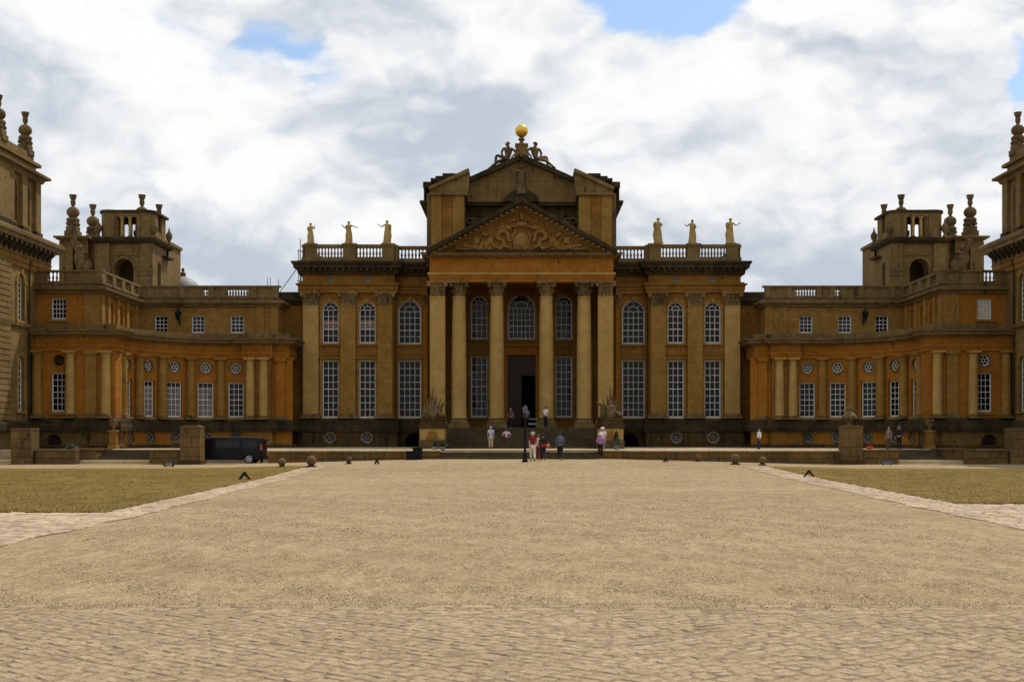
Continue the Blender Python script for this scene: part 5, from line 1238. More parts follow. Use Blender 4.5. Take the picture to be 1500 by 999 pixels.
def person(x, y, z, face, label, shirt, trousers, hair=(0.05, 0.03, 0.02), h=1.72, pose=None, sleeves='short', hat=None, shorts=False, skirt=None, group=None):
    root = empty('person', (x, y, z), label, 'person', group, face); k = h / 1.72
    J, E = skeleton(pose or {}); mw = wmat(root) @ Matrix.Scale(k, 4)
    def put(name, me, par): return place(name, me, par, mw)
    b = put('body', skin_mesh('body', J, E, 'pelvis', M['skin']), root)
    arms = ['shol', 'shor'] + (['elbl', 'elbr', 'wril', 'wrir'] if sleeves == 'long' else [])
    over = {}
    if sleeves == 'short':
        for s in 'lr':
            a, c = Vector(J['sho' + s][:3]), Vector(J['elb' + s][:3]); m_ = a.lerp(c, .75); J['cuf' + s] = (*m_, .062); E.append(('sho' + s, 'cuf' + s)); arms.append('cuf' + s)
    K, e2 = subset(J, E, ['pelvis', 'belly', 'chest', 'neckb'] + arms, 1.12, .014); put('shirt', skin_mesh('shirt', K, e2, 'pelvis', cloth(shirt)), b)
    if skirt:
        mb = MB(); c = J['pelvis']; mb.lathe([(.14, .12), (.17, 0), (.25, -.42), (.24, -.45)], c[0], c[1], 16, c[2]); put('skirt', mb.mesh('skirt', cloth(skirt), True), b)
    else:
        K, e2 = subset(J, E, ['pelvis', 'hipl', 'hipr', 'knel', 'kner'] + ([] if shorts else ['ankl', 'ankr']), 1.15, .016); put('trousers', skin_mesh('trousers', K, e2, 'pelvis', cloth(trousers)), b)
    for s in 'lr':
        K, e2 = subset(J, E, ['ank' + s, 'toe' + s], 1.15, .01); put('shoe', skin_mesh('shoe', K, e2, 'ank' + s, M['black']), b)
    hd, cr_ = Vector(J['head'][:3]), Vector(J['crown'][:3]); mb = MB(); dirv = (cr_ - hd).normalized()
    rot = dirv.to_track_quat('Z', 'Y'); fwd = (Vector(J['nose'][:3]) - hd).normalized()
    mb.ball(tuple(hd.lerp(cr_, .75) - fwd * .022), .106, (.95, 1.0, 1.0), 14, 10); put('hair', mb.mesh('hair', cloth(hair), True), b)
    ey = MB()
    for s in (-1, 1): ey.ball(tuple(hd + fwd * .088 + Vector((s * .033, 0, .022))), .011, n=6, m=5)
    ey.ball(tuple(hd + fwd * .092 - Vector((0, 0, .042))), .02, (1.3, .5, .4), 8, 6); put('face', ey.mesh('face', M['door'], True), b)
    if hat:
        mb = MB(); c = hd.lerp(cr_, .9); mb.lathe([(.20, -.0), (.205, .012), (.115, .02), (.112, .09), (.085, .125), (.02, .13)], c.x, c.y, 18, c.z + .0); put('hat', mb.mesh('hat', cloth(hat), True), b)
    return root
def statue(x, y, z, face, label, h, pose, mat, nude=False, group=None, seed=1, cloak=None):
    root = empty('statue', (x, y, z), label, 'statue', group, face); k = h / 1.78; mw = wmat(root) @ Matrix.Diagonal((k * 1.14, k * 1.1, k, 1)) @ Matrix.Translation((0, 0, .06))
    J, E = skeleton(pose)
    if nude is False:
        for q in ('pelvis', 'belly', 'chest'): J[q] = J[q][:3] + (J[q][3] * 1.12,)
    b = place('body', skin_mesh('body', J, E, 'pelvis', M[mat]), root, mw)
    mb = MB(); c = J['crown']; mb.ball((c[0], c[1] - .02, c[2] - .01), .10, (1, 1.1, .95)); mb.ball((c[0], c[1] - .11, c[2] - .03), .05); place('hair', mb.mesh('hair', M[mat], True), b, mw)
    if not nude:
        r2 = random.Random(seed); n = 30; vs = []; fs = []; lev = ((1.18, .165, .0), (1.02, .165, .1), (.85, .205, .3), (.55, .22, .8), (.2, .235, 1.0), (0, .255, 1.1)); ph = [r2.uniform(0, 6) for _ in range(3)]
        sway = r2.uniform(-.04, .04)
        for zz_, rr, fo in lev:
            for i in range(n):
                a = 2 * math.pi * i / n; q = rr + fo * (.022 * math.sin(7 * a + ph[0] + zz_ * 1.6) + .014 * math.sin(11 * a + ph[1] - zz_))
                vs.append((q * math.cos(a) + sway * math.sin(zz_ * 2.6), q * .82 * math.sin(a), zz_))
        for j in range(len(lev) - 1):
            for i in range(n): fs.append((j * n + i, j * n + (i + 1) % n, (j + 1) * n + (i + 1) % n, (j + 1) * n + i))
        fs.append(tuple(range(n))); mb = MB(); mb.add(vs, fs); place('robe', mb.mesh('robe', M[mat], True), b, mw)
        if cloak:
            mb = MB(); sgn = cloak
            for i in range(12):
                q = i / 11; mb.tube((sgn * (.16 + .03 * math.sin(i)), -.1, 1.42 - 1.15 * q), (sgn * (.17 + .03 * math.sin(i + 1)), -.12, 1.42 - 1.15 * (q + .09)), .075 + .035 * q, .08 + .035 * q)
            place('cloak', mb.mesh('cloak', M[mat], True), b, mw)
    pb_ = MB(); pb_.box(-.26, .26, -.24, .24, -.06, .015); place('plinth', pb_.mesh('plinth', M[mat]), root, mw)
    return root
P1 = dict(elbl=(-.30, .02, 1.18), wril=(-.33, .15, 1.36), elbr=(.24, .05, 1.15), wrir=(.05, .18, 1.18))
P2 = dict(elbl=(-.40, .05, 1.28), wril=(-.62, .15, 1.20), elbr=(.30, .0, 1.18), wrir=(.40, .12, 1.36), knel=(-.1, .09, .5))
P3 = dict(elbl=(-.26, .02, 1.14), wril=(-.28, .1, .93), elbr=(.36, .04, 1.22), wrir=(.52, .12, 1.36), kner=(.1, .08, .5))
P4 = dict(elbl=(-.28, -.02, 1.16), wril=(-.12, .15, 1.25), elbr=(.3, -.03, 1.16), wrir=(.18, .12, 1.0))
P5 = dict(elbl=(-.24, .05, 1.13), wril=(-.1, .18, 1.12), elbr=(.36, .03, 1.2), wrir=(.48, .1, 1.30))
P6 = dict(elbl=(-.36, .02, 1.22), wril=(-.50, .12, 1.34), elbr=(.24, .03, 1.14), wrir=(.14, .2, 1.06))
sy = Yw - .1; sz = zz(357.8)
GS = 'robed statues on the balustrade'
for i, (px, ptop, pose, lab, ck) in enumerate(((455, 327, P1, 'robed stone statue with raised hand, beside the scaffold poles', 1), (511, 324.5, P2, 'robed stone statue holding both arms out to the sides', 1), (567, 323, P3, 'robed stone statue raising only one arm, standing nearest the portico over the van side', -1),
                                               (964, 319.5, P4, 'robed stone statue with both arms folded to its body, next to the portico roof', 1), (1014, 322, P5, 'robed stone statue between two others, one forearm lifted outward', -1), (1070, 320, P6, 'robed stone statue at the outer corner of the balustrade with no scaffold near it', 1))):
    statue(X(px, sy), sy, sz, math.pi + (.25 if px > 764 else -.2) * (1 if i % 2 else .6), lab, Z(ptop, sy) - sz, pose, 'statue', False, GS, i, ck)
statue(0, Yg - .35, Z(286, Yg), math.pi, 'standing stone statue in the half round niche of the upper gable', Z(243, Yg) - Z(286, Yg), P3, 'dstatue', False, None, 9, 1)
SEAT = dict(pelvis=(0, 0, .34, .20), belly=(.0, -.03, .55, .17), chest=(0, -.06, .84, .20), neckb=(0, -.05, 1.04, .10), neck=(0, -.02, 1.12, .085), head=(0, .02, 1.25, .12), crown=(0, .0, 1.34, .115), nose=(.06, .14, 1.24, .02), earl=(-.1, 0, 1.25, .02), earr=(.1, 0, 1.25, .02),
            shol=(-.12, .22, .98, .10), shor=(.12, -.30, .98, .10), elbl=(-.18, .36, .68, .075), wril=(-.14, .26, .42, .05), elbr=(.16, -.52, .74, .075), wrir=(.06, -.30, .50, .05),
            hipl=(-.10, .06, .32, .15), hipr=(.12, .06, .30, .15), knel=(-.2, .66, .50, .105), ankl=(-.2, .72, -.10, .07), toel=(-.2, .92, -.16, .05), kner=(.16, .60, .16, .105), ankr=(.16, 1.02, -.22, .07), toer=(.16, 1.2, -.36, .05))
for s in (1, -1):
    u = s * 20.5 * Yg / F; r = statue(u, Yg + .1, Z(241, Yg), -s * math.pi / 2, 'seated stone captive leaning back against the ball pedestal, legs to the ' + ('right' if s > 0 else 'left'), 2.35, SEAT, 'dstatue', True, 'seated captives on the gable')

# ================================================================== sculptures by the steps
def trophy(s, label):
    x = s * 6.62; y = 91.8
    r = empty('trophy_sculpture', (x, y, TZ), label, 'sculpture', 'carved trophies by the portico steps')
    pd = MB(); pd.box(x - .92, x + .92, y - .9, y + .9, Z(644, y), Z(628, y)); pd.build('pedestal', M['pale'], r)
    pd = MB(); pd.box(x - .98, x + .98, y - .95, y + .95, TZ, Z(644, y)); pd.build('pedestal_foot', M['block'], r)
    pn_ = MB(); pn_.prism([(x + .45 * math.cos(math.pi * i / 12), Z(644, y) + .05 + .62 * math.sin(math.pi * i / 12)) for i in range(13)], y - .95, y - .88); pn_.build('pedestal_panel', M['wall'], r)
    cp = MB(); cp.box(x - 1.0, x + 1.0, y - .98, y + .98, Z(628, y), Z(622, y)); cp.box(x - .9, x + .9, y - .9, y + .9, Z(622, y), Z(615, y)); cp.box(x - 1.0, x + 1.0, y - 1.0, y + 1.0, Z(615, y), Z(612.5, y)); cp.build('pedestal_cap', M['plinth'], r)
    z = Z(612.5, y); r2 = random.Random(5)
    t_ = MB(); t_.lathe([(.28, 0), (.31, .15), (.27, .3), (.36, .56), (.33, .7), (.15, .8)], x, y - .15, 16, z + .2); t_.ball((x, y - .15, z + 1.12), .15, (1, 1.1, 1.1)); t_.build('cuirass', M['dstatue'], r, True)
    hm = MB(); hm.ball((x - s * .55, y - .3, z + .22), .24); hm.ball((x + s * .6, y - .25, z + .2), .2); hm.ball((x, y - .6, z + .24), .28, (1.2, .4, 1)); hm.build('helmets_and_shields', M['dstatue'], r, True)
    fl_ = MB()
    for (dx, top, tx) in ((-.7, 1.0, -.35), (-.5, 1.45, -.3), (-.25, 1.8, -.1), (-.05, 2.35, .10), (.12, 2.1, .2), (.35, 1.5, .3), (.6, 1.15, .4), (.75, .8, .3)):
        bx0, tx0 = x + s * dx * .55, x + s * (dx * .8 + tx * .5); fl_.tube((bx0, y + .1, z), (tx0, y + .1, z + top), .26, .02, 6); fl_.tube((bx0, y - .2, z), (tx0, y, z + top * .7), .26, .05, 6)
    for i in range(14): fl_.ball((x + r2.uniform(-.8, .8), y + r2.uniform(-.6, .3), z + r2.uniform(.05, .5)), r2.uniform(.1, .22), (1, 1, r2.uniform(.5, 1.2)), 8, 6)
    fl_.tube((x - s * .5, y, z + .9), (x - s * 1.0, y - .1, z + 1.15), .06, .10); fl_.build('banners', M['dstatue'], r, True)
trophy(-1, 'carved stone trophy of banners and armour above the spiky potted plants')
trophy(1, 'carved stone trophy of banners and armour above the cone shaped potted plant')
def pot_plant(x, y, z, label, kind):
    r = empty('potted_plant', (x, y, z), label, 'plant')
    p_ = MB(); p_.lathe([(.14, 0), (.2, .22), (.22, .25)], x, y, 12, z); p_.build('pot', M['lead'], r, True)
    l = MB()
    if kind == 'spiky':
        for i in range(46):
            a, e = rnd.uniform(0, 6.28), rnd.uniform(.25, 1.45); L = rnd.uniform(.35, .7); d = Vector((math.cos(a) * math.cos(e), math.sin(a) * math.cos(e), math.sin(e))); q = Vector((x, y, z + .22)); l.tube(q, q + d * L, .03, .004, 4)
    else:
        for i in range(420):
            h = rnd.random() ** .8; a = rnd.uniform(0, 6.28); rr = (.36 * (1 - h) + .04) * rnd.uniform(.6, 1.1); c = Vector((x + rr * math.cos(a), y + rr * math.sin(a), z + .2 + 1.05 * h)); u_ = Vector((rnd.uniform(-1, 1), rnd.uniform(-1, 1), rnd.uniform(-.4, 1))).normalized() * .075; v_ = u_.orthogonal().normalized() * .04
            l.add([tuple(c - u_), tuple(c + v_), tuple(c + u_), tuple(c - v_)], [(0, 1, 2, 3)])
    l.build('leaves', M['leaf'], r)
pot_plant(X(637, 81.2), 81.2, TZ, 'spiky dark potted plant at the outer end of its low wall', 'spiky'); pot_plant(X(648, 81.2), 81.2, TZ, 'spiky dark potted plant next to the low steps', 'spiky')
pot_plant(X(903, 81.4), 81.4, TZ, 'dark cone shaped potted plant below the carved trophy', 'cone')
for px, py, lab in ((1112, 648, 'dark cone shaped potted plant beside the white shirted figure'),): pass
def tuft(x, y, z, label, n=300, r=.35, h=.5):
    l = MB()
    for i in range(n):
        a = rnd.uniform(0, 6.28); rr = r * rnd.random() ** .5; c = Vector((x + rr * math.cos(a), y + rr * math.sin(a), z + h * rnd.random() * (1 - rr / r * .6))); u_ = Vector((rnd.uniform(-1, 1), rnd.uniform(-1, 1), rnd.uniform(-.2, 1))).normalized() * .08; v_ = u_.orthogonal().normalized() * .045
        l.add([tuple(c - u_), tuple(c + v_), tuple(c + u_), tuple(c - v_)], [(0, 1, 2, 3)])
    o = l.build('weed_tuft', M['leaf']); tag(o, label, 'plant')
tuft(-31.0, 84.9, TZ, 'leafy weed tuft on the terrace by the court tower', 260, .5, .5)
# carved ornament on the wing corner plinths
def ornament(s, label):
    x, y = s * 30.35, 91.4; r = empty('carved_urn', (x, y, .2), label, 'urn', 'carved urns at the wing corners')
    b = MB(); b.box(x - .33, x + .33, y - .33, y + .33, -.1, 1.15); b.build('pillar_foot', M['honey'], r); b = MB(); b.box(x - .26, x + .26, y - .26, y + .26, 1.15, 2.1); b.box(x - .34, x + .34, y - .34, y + .34, 2.1, 2.25); b.build('pillar', M['wall'], r)
    u_ = MB(); u_.lathe([(.2, 0), (.12, .1), (.14, .18), (.36, .4), (.40, .5), (.36, .52)], x, y, 14, 2.25)
    for i in range(12): u_.ball((x + rnd.uniform(-.26, .26), y + rnd.uniform(-.26, .26), 2.75 + rnd.uniform(0, .25)), rnd.uniform(.09, .15), n=8, m=6)
    u_.build('urn', M['dstatue'], r, True)
ornament(-1, 'carved stone urn of fruit on a pale pillar at the wing corner, van side'); ornament(1, 'carved stone urn of fruit on a pillar near the tall dark person')
bo_ = empty('carved_ornament', (21.3, 79.85, 2.50), 'carved weathered stone ornament crowning the tall pier', 'ornament')
b = MB(); b.lathe([(.3, 0), (.16, .12), (.2, .22), (.42, .5), (.45, .66), (.3, .8), (.14, .98), (.2, 1.1), (.08, 1.3)], 21.3, 79.85, 14, 2.50); b.build('bowl', M['dstatue'], bo_, True)
b = MB()
for i in range(8): b.ball((21.3 + .42 * math.cos(i * .785), 79.85 + .42 * math.sin(i * .785), 3.01), .14, n=8, m=6)
b.build('scrolls', M['dstatue'], bo_, True)

# ================================================================== small things in the court
def ball_bollard(px, pybase, r, label):
    y = (CAMH) * F / (pybase - HZ); x = X(px, y)
    for _ in range(3): y = (CAMH - gz(x, y)) * F / (pybase - HZ); x = X(px, y)
    z = gz(x, y); o = empty('ball_bollard', (x, y, z), label, 'bollard', 'stone balls along the drive')
    b = MB(); b.box(x - r * .95, x + r * .95, y - r * .95, y + r * .95, z - .05, z + r * .28); b.lathe([(r * .85, 0), (r * .6, r * .12), (r * .55, r * .3)], x, y, 14, z + r * .28); b.build('foot', M['plinth'], o)
    b = MB(); b.ball((x, y, z + r * 1.35), r, n=20, m=14); b.build('ball', M['dstatue'], o, True)
BB = [(456, 684.5, .27, 'largest mossy stone ball at the corner of the lawn toward the van'), (413, 684.5, .22, 'stone ball on a foot between the van and a larger stone ball'), (511, 679.5, .19, 'small stone ball alone before the terrace wall, nearest the black boxes'),
      (1022, 676, .18, 'small stone ball alone before the long terrace wall, nearest the steps'), (1077, 680.5, .27, 'largest stone ball beside the pale drive border'), (1117, 681.5, .22, 'stone ball on the lawn edge beyond the pale drive border')]
for b_ in BB: ball_bollard(*b_)
def a_frame(px, pyb, w_, h, label, rz):
    y = CAMH * F / (pyb - HZ); x = X(px, y)
    for _ in range(3): y = (CAMH - gz(x, y)) * F / (pyb - HZ); x = X(px, y)
    z = gz(x, y) + .03; o = empty('folding_marker', (x, y, z), label, 'marker board', 'black folded boards on the ground', rz)
    mw = wmat(o)
    for s in (-1, 1):
        m_ = MB(); m_.prism([(0, h), (s * .02, h + .02), (s * w_ / 2, 0), (s * (w_ / 2 - .07), 0), (0, h - .09)], -.2, .2)
        place('board', m_.mesh('board', M['black']), o, mw)
    m_ = MB(); m_.box(-w_ * .28, w_ * .28, -.012, .012, h * .38, h * .38 + .03); place('crossbar', m_.mesh('crossbar', M['steel']), o, mw)
a_frame(358, 703, .50, .30, 'black folded board standing on the lawn edge near the van', .35); a_frame(1185, 699, .48, .28, 'black folded board on the lawn by the pale drive border', -.3)
a_frame(552, 680, .28, .25, 'tiny black folded board on gravel before the terrace wall, by the black boxes', 0); a_frame(975, 677.5, .28, .25, 'tiny black folded board on gravel near a lone small stone ball', 0)
def low_sign(px, pyb, mat, label):
    y = CAMH * F / (pyb - HZ); x = X(px, y); z = .03; w_ = 16 * y / F; h = 5.2 * y / F
    o = empty('lawn_sign', (x, y, z), label, 'sign', 'low signs on the lawn edge'); m_ = MB(); m_.box(x - w_ / 2, x + w_ / 2, y, y + .04, z + .04, z + .04 + h); m_.build('sign_board', M['black'], o)
    m_ = MB(); m_.box(x - w_ / 2 + .04, x + w_ / 2 - .04, y - .006, y, z + .08, z + h); m_.build('sign_face', M[mat], o)
    for s in (-1, 1): m_ = MB(); m_.box(x + s * w_ * .35 - .02, x + s * w_ * .35 + .02, y + .04, y + .08, z - .05, z + h * .8); m_.build('leg', M['black'], o)
    t_ = MB(); r2 = random.Random(int(px))
    for k in range(2):
        xx = x - w_ * .36
        while xx < x + w_ * .34: d = r2.uniform(.02, .07); t_.box(xx, xx + d, y - .009, y - .006, z + .10 + .07 * k, z + .135 + .07 * k); xx += d + .025
    t_.build('lettering', M['white'] if mat == 'black' else M['black'], o)
M['signgrey'] = plain('grey violet sign face', (.23, .21, .27), .5, .1)
low_sign(247, 684.5, 'black', 'low black lawn sign with pale lettering below the van pier'); low_sign(1300, 681.5, 'signgrey', 'low grey lawn sign with dark frame below the wing steps')
# black boxes near the foot of the low steps
for px, w_, h, pyb, lab in ((600.5, .42, .55, 675.8, 'squat black box nearest the small black folded board'), (609, .34, .78, 674.8, 'upright black box between a squat box and a slim one'), (615.5, .26, .80, 674, 'slim upright black box nearest the low steps')):
    y = 78.6; x = X(px, y); z = gz(x, y); o = empty('black_box', (x, y, z), lab, 'box', 'black boxes by the steps')
    b = MB(); b.box(x - w_ / 2, x + w_ / 2, y - .25, y + .25, z, z + h - .06); b.build('box', M['black'], o); b = MB(); b.box(x - w_ / 2 - .02, x + w_ / 2 + .02, y - .27, y + .27, z + h - .06, z + h); b.build('lid', M['black'], o)
# lamp post on the drive
ly = 71.0
for _ in range(4): ly = (CAMH - gz(0.2, ly)) * F / (677 - HZ)
lx = X(769, ly); lz = gz(lx, ly); lp = empty('lamp_post', (lx, ly, lz), 'slim black lamp post standing alone before the steps', 'lamp post')
b = MB(); b.lathe([(.17, 0), (.17, .12), (.11, .2), (.10, .5), (.13, .55), (.075, .62)], lx, ly, 14, lz); b.build('foot', M['black'], lp, True)
zt_ = Z(606, ly); b = MB(); b.tube((lx, ly, lz + .6), (lx, ly, zt_), .07, .055, 12); b.lathe([(.05, 0), (.1, .04), (.06, .1)], lx, ly, 12, zt_ - .3); b.build('post', M['black'], lp, True)
M['lampglass'] = plain('lamp glass', (.085, .09, .14), .2, .1, spec=.4)
b = MB(); b.lathe([(.09, 0), (.16, .28), (.15, .34)], lx, ly, 8, zt_ + .03); b.build('glass', M['lampglass'], lp)
b = MB(); b.lathe([(.175, .34), (.09, .42), (.04, .46), (.03, .52)], lx, ly, 8, zt_ + .03); b.lathe([(.12, 0), (.12, .03)], lx, ly, 8, zt_); b.build('hood', M['black'], lp)
# wall lanterns on the wings
for s, lab in ((-1, 'black wall lantern between upper windows of the wing behind the van'), (1, 'black wall lantern between upper windows of the wing with the closed blind')):
    y = 102.6; x = s * 502 * y / F; z = Z(463, y); o = empty('wall_lantern', (x, y, z), lab, 'lantern', 'wall lanterns of the wings')
    b = MB(); b.lathe([(.05, -.1), (.14, .05), (.27, .55), (.28, .6), (.12, .85), (.04, 1.0)], x, y - .3, 8, z - .35); b.build('lantern_case', M['black'], o)
    b = MB(); b.tube((x, y + .38, z - .7), (x, y - .3, z - .45), .04); b.tube((x, y + .38, z - .7), (x, y + .38, z - .2), .05); b.build('bracket', M['black'], o)
# scaffold on the roof edge
sc = empty('scaffold', (X(440, 106.5), 106.5, Z(430, 106.5)), 'thin metal scaffold poles on the roof edge beside a statue', 'scaffold')
def pole(a, b): m_ = MB(); m_.tube(a, b, .04, n=6); m_.build('pole', M['steel'], sc)
for px, py in ((437.5, 365), (440, 350), (444, 366)):
    for yy in (106.2, 107.4): pole((X(px, 106.2), yy, Z(428, 106.2)), (X(px, 106.2), yy, Z(py if yy < 107 else py + 12, 106.2)))
for py in (368, 382, 398, 412): pole((X(435, 106.2), 106.2, Z(py, 106.2)), (X(447, 106.2), 106.2, Z(py, 106.2))); pole((X(440, 106.2), 106.0, Z(py - 1, 106.2)), (X(440, 106.2), 107.6, Z(py - 1, 106.2)))
pole((X(410, 106.2), 106.3, Z(427, 106.2)), (X(440, 106.2), 106.3, Z(386, 106.2))); pole((X(436, 106.2), 106.3, Z(427, 106.2)), (X(446, 106.2), 106.3, Z(385, 106.2))); pole((X(436, 106.2), 106.3, Z(400, 106.2)), (X(446, 106.2), 106.3, Z(368, 106.2)))
for px, py in ((392, 406), (396, 407), (408, 409)):
    m_ = MB(); m_.tube((X(px, 108), 108, 12.5), (X(px, 108), 108, Z(py, 108)), .03, n=6); tag(m_.build('roof_rod', M['steel']), {392: 'thin metal rod behind the wing parapet, farthest from the scaffold', 396: 'thin metal rod behind the wing parapet, between two other rods', 408: 'thin metal rod behind the wing parapet, nearest the scaffold'}[px], 'rod', 'rods behind the parapet')
# small roof dome with its figure
do_ = empty('roof_dome', (X(268, 125), 125, 13), 'low lead dome with a small finial seen over the wing parapet', 'dome')
b = MB(); b.lathe([(1.75, 0), (1.7, .5), (1.45, 1.1), (.95, 1.55), (.3, 1.8), (.1, 1.82)], X(268, 125), 125, 24, Z(424, 125) - .5); b.build('dome', M['lead'], do_, True)
b = MB(); b.lathe([(.34, 0), (.3, .3), (.2, .4), (.3, .6), (.32, .85), (.2, 1.05), (.1, 1.1), (.17, 1.25), (.15, 1.4), (.04, 1.5)], X(268, 125), 125, 12, Z(414, 125)); b.build('finial', M['dstatue'], do_, True)

# ================================================================== van
def van():
    yv = 81.9; x1 = X(384, 81.1); L = 5.2; H = 1.74; r = empty('parked_van', (x1 - L / 2, yv, 0), 'small black panel van parked behind the tall stone pier, tailgate raised', 'van')
    zg = 0.0; M['vanpaint'] = plain('black van paint', (.005, .005, .008), .3, .15, spec=.16)
    prof = [(0, .28), (.01, .9), (.05, 1.4), (.09, H - .05), (.2, H), (3.3, H + .02), (3.75, H - .06), (4.45, 1.12), (5.0, .96), (5.16, .8), (5.2, .35), (5.05, .25), (4.82, .25), (4.65, .50), (4.35, .62), (4.05, .50), (3.9, .25), (1.3, .25), (1.15, .50), (.86, .60), (.55, .50), (.4, .25)]
    me = bpy.data.meshes.new('body'); bm = bmesh.new(); W2 = .84
    pts = [(x1 - a, b) for a, b in prof]
    rings = []
    for wy, sx in ((-W2, 1), (-W2 + .06, 0), (W2 - .06, 0), (W2, 1)):
        ring = []
        for (px, pz), (a, b) in zip(pts, prof):
            tum = max(0, (pz - .95)) * .10
            y_ = yv + (wy + tum if wy < 0 else wy - tum); ins = .04 if sx else 0
            cx_, cz_ = x1 - L / 2, .9
            ring.append(bm.verts.new((px + (cx_ - px) * ins * .5, y_, zg + pz + (cz_ - pz) * ins * .6)))
        rings.append(ring)
    n = len(prof)
    for q in range(3):
        for i in range(n): bm.faces.new((rings[q][i], rings[q][(i + 1) % n], rings[q + 1][(i + 1) % n], rings[q + 1][i]))
    bm.faces.new(rings[0]); bm.faces.new(rings[3][::-1]); bmesh.ops.recalc_face_normals(bm, faces=bm.faces)
    inv = wmat(r).inverted(); bmesh.ops.transform(bm, matrix=inv, verts=bm.verts); bm.to_mesh(me); bm.free(); me.materials.append(M['vanpaint'])
    o = bpy.data.objects.new('body', me); COL.objects.link(o); o.parent = r; WL[o.name] = wmat(r).copy()
    for wx in (.86, 4.35):
        for sy_ in (-1, 1):
            yy = yv + sy_ * .74; cx_ = x1 - wx
            def tyre(mb, prof_):
                q = Matrix.Translation((cx_, yy, zg + .31)) @ Matrix.Rotation(math.pi / 2, 4, 'X'); tmp = MB(q); tmp.lathe(prof_, 0, 0, 24); mb.v += tmp.v; mb.f += tmp.f
            tb = MB(); tyre(tb, [(.22, -.1), (.29, -.1), (.31, -.06), (.31, .06), (.29, .1), (.22, .1)]); w_ = tb.build('wheel', M['black'], r, True)
            rm = MB(); tyre(rm, [(.2, -.09), (.215, .0), (.2, .09)])
            w2 = rm.build('rim', M['black'], w_, True)
            sp_ = MB()
            for i in range(6):
                a = i * math.pi / 3; sp_.tube((cx_, yy + sy_ * .1, zg + .31), (cx_ + .2 * math.cos(a), yy + sy_ * .105, zg + .31 + .2 * math.sin(a)), .036, .05, 6)
            for i in range(20):
                a, b = i * math.pi / 10, (i + 1) * math.pi / 10; sp_.tube((cx_ + .205 * math.cos(a), yy + sy_ * .1, zg + .31 + .205 * math.sin(a)), (cx_ + .205 * math.cos(b), yy + sy_ * .1, zg + .31 + .205 * math.sin(b)), .022, n=6)
            sp_.build('spokes', M['alloy'], w_)
    gs = MB(); yq = yv - W2 + .13
    gs.add([(x1 - 3.3, yv - W2 - .004, 1.02), (x1 - 4.25, yv - W2 - .004, 1.02), (x1 - 3.7, yv - W2 + .05, 1.58), (x1 - 3.3, yv - W2 + .05, 1.60)], [(0, 1, 2, 3)]); gs.build('side_window', M['glass'], r)
    for a_, b_ in ((.35, 1.25), (1.5, 3.05)):
        rw = MB(); rw.add([(x1 - a_, yv - W2 - .006, 1.04), (x1 - b_, yv - W2 - .006, 1.04), (x1 - b_, yv - W2 + .052, 1.54), (x1 - a_, yv - W2 + .052, 1.54)], [(0, 1, 2, 3)]); rw.build('side_window', M['vanglass'], r)
    for sy_ in (-1, 1):
        tl = MB(); tl.box(x1 - .12, x1 + .0, yv + sy_ * (W2 - .03) - .05, yv + sy_ * (W2 - .03) + .05, .88, 1.3); tl.build('tail_light', M['redlamp'], r)
        mr = MB(); mr.ball((x1 - 3.95, yv + sy_ * (W2 + .1), 1.1), .12, (.6, 1, 1)); mr.build('mirror', M['black'], r, True)
        hl = MB(); hl.ball((x1 - 5.06, yv + sy_ * .62, .78), .14, (.7, 1, .7)); hl.build('headlight', M['lampglass'], r, True)
    tg = MB(); tg.add([(x1 - .25, yv - .72, H - .02), (x1 - .25, yv + .72, H - .02), (x1 + .42, yv + .72, H - .22), (x1 + .42, yv - .72, H - .22), (x1 - .25, yv - .72, H - .08), (x1 - .25, yv + .72, H - .08), (x1 + .40, yv + .72, H - .29), (x1 + .40, yv - .72, H - .29)], [(0, 1, 2, 3), (4, 7, 6, 5), (0, 3, 7, 4), (1, 5, 6, 2), (3, 2, 6, 7)]); tg.build('tailgate', M['vanpaint'], r)
    bpm = MB(); bpm.box(x1 - .1, x1 + .08, yv - .8, yv + .8, .3, .5); bpm.build('bumper', M['black'], r)
    dl_ = MB()
    for xx in (1.35, 3.2): dl_.box(x1 - xx - .008, x1 - xx + .008, yv - W2 - .003, yv - W2 + .05, .35, 1.0)
    dl_.box(x1 - 2.5, x1 - 1.4, yv - W2 - .004, yv - W2 + .02, .93, .955); dl_.build('door_gaps', M['void'], r)
    hn = MB(); hn.box(x1 - 2.45, x1 - 2.28, yv - W2 - .03, yv - W2, .84, .88); hn.build('handle', M['black'], r)
M['alloy'] = plain('silver wheel', (.40, .40, .41), .35, .08, .3)
M['vanglass'] = plain('tinted van glass', (.006, .006, .008), .08, .1, spec=.25)
M['redlamp'] = plain('red lamp plastic', (.30, .012, .02), .25, .15, spec=.6)
van()

# ================================================================== people
def at(px, py, z): y = (CAMH - z) * F / (py - HZ); return X(px, y), y, z
def court(px, py):
    y = CAMH * F / (py - HZ); x = X(px, y)
    for _ in range(4): y = (CAMH - gz(x, y)) * F / (py - HZ); x = X(px, y)
    return x, y, gz(x, y)
LBLUE, BEIGE, PINKW, DRED, DARK, NAVY, GREY = (.36, .42, .66), (.44, .36, .25), (.62, .42, .52), (.17, .010, .012), (.012, .011, .012), (.016, .018, .04), (.085, .10, .15)
x, y, z = at(719, 657, TZ); person(x, y, z, .1, 'person standing on the terrace in pale blue shirt and beige trousers', LBLUE, BEIGE, (.35, .32, .3), 1.66, sleeves='short')
x, y, z = at(742, 656.5, TZ); person(x, y + .4, TZ, 0, 'person in pink and white shirt and dark trousers with hands on hips', PINKW, DARK, (.06, .05, .05), 1.50, HIPS)
x, y, z = court(780.5, 675); person(x, y, z, .12, 'walking person in dark red top, cream trousers and straw hat', DRED, (.58, .52, .42), (.45, .35, .2), 1.72, WALK, 'short', (.5, .38, .22))
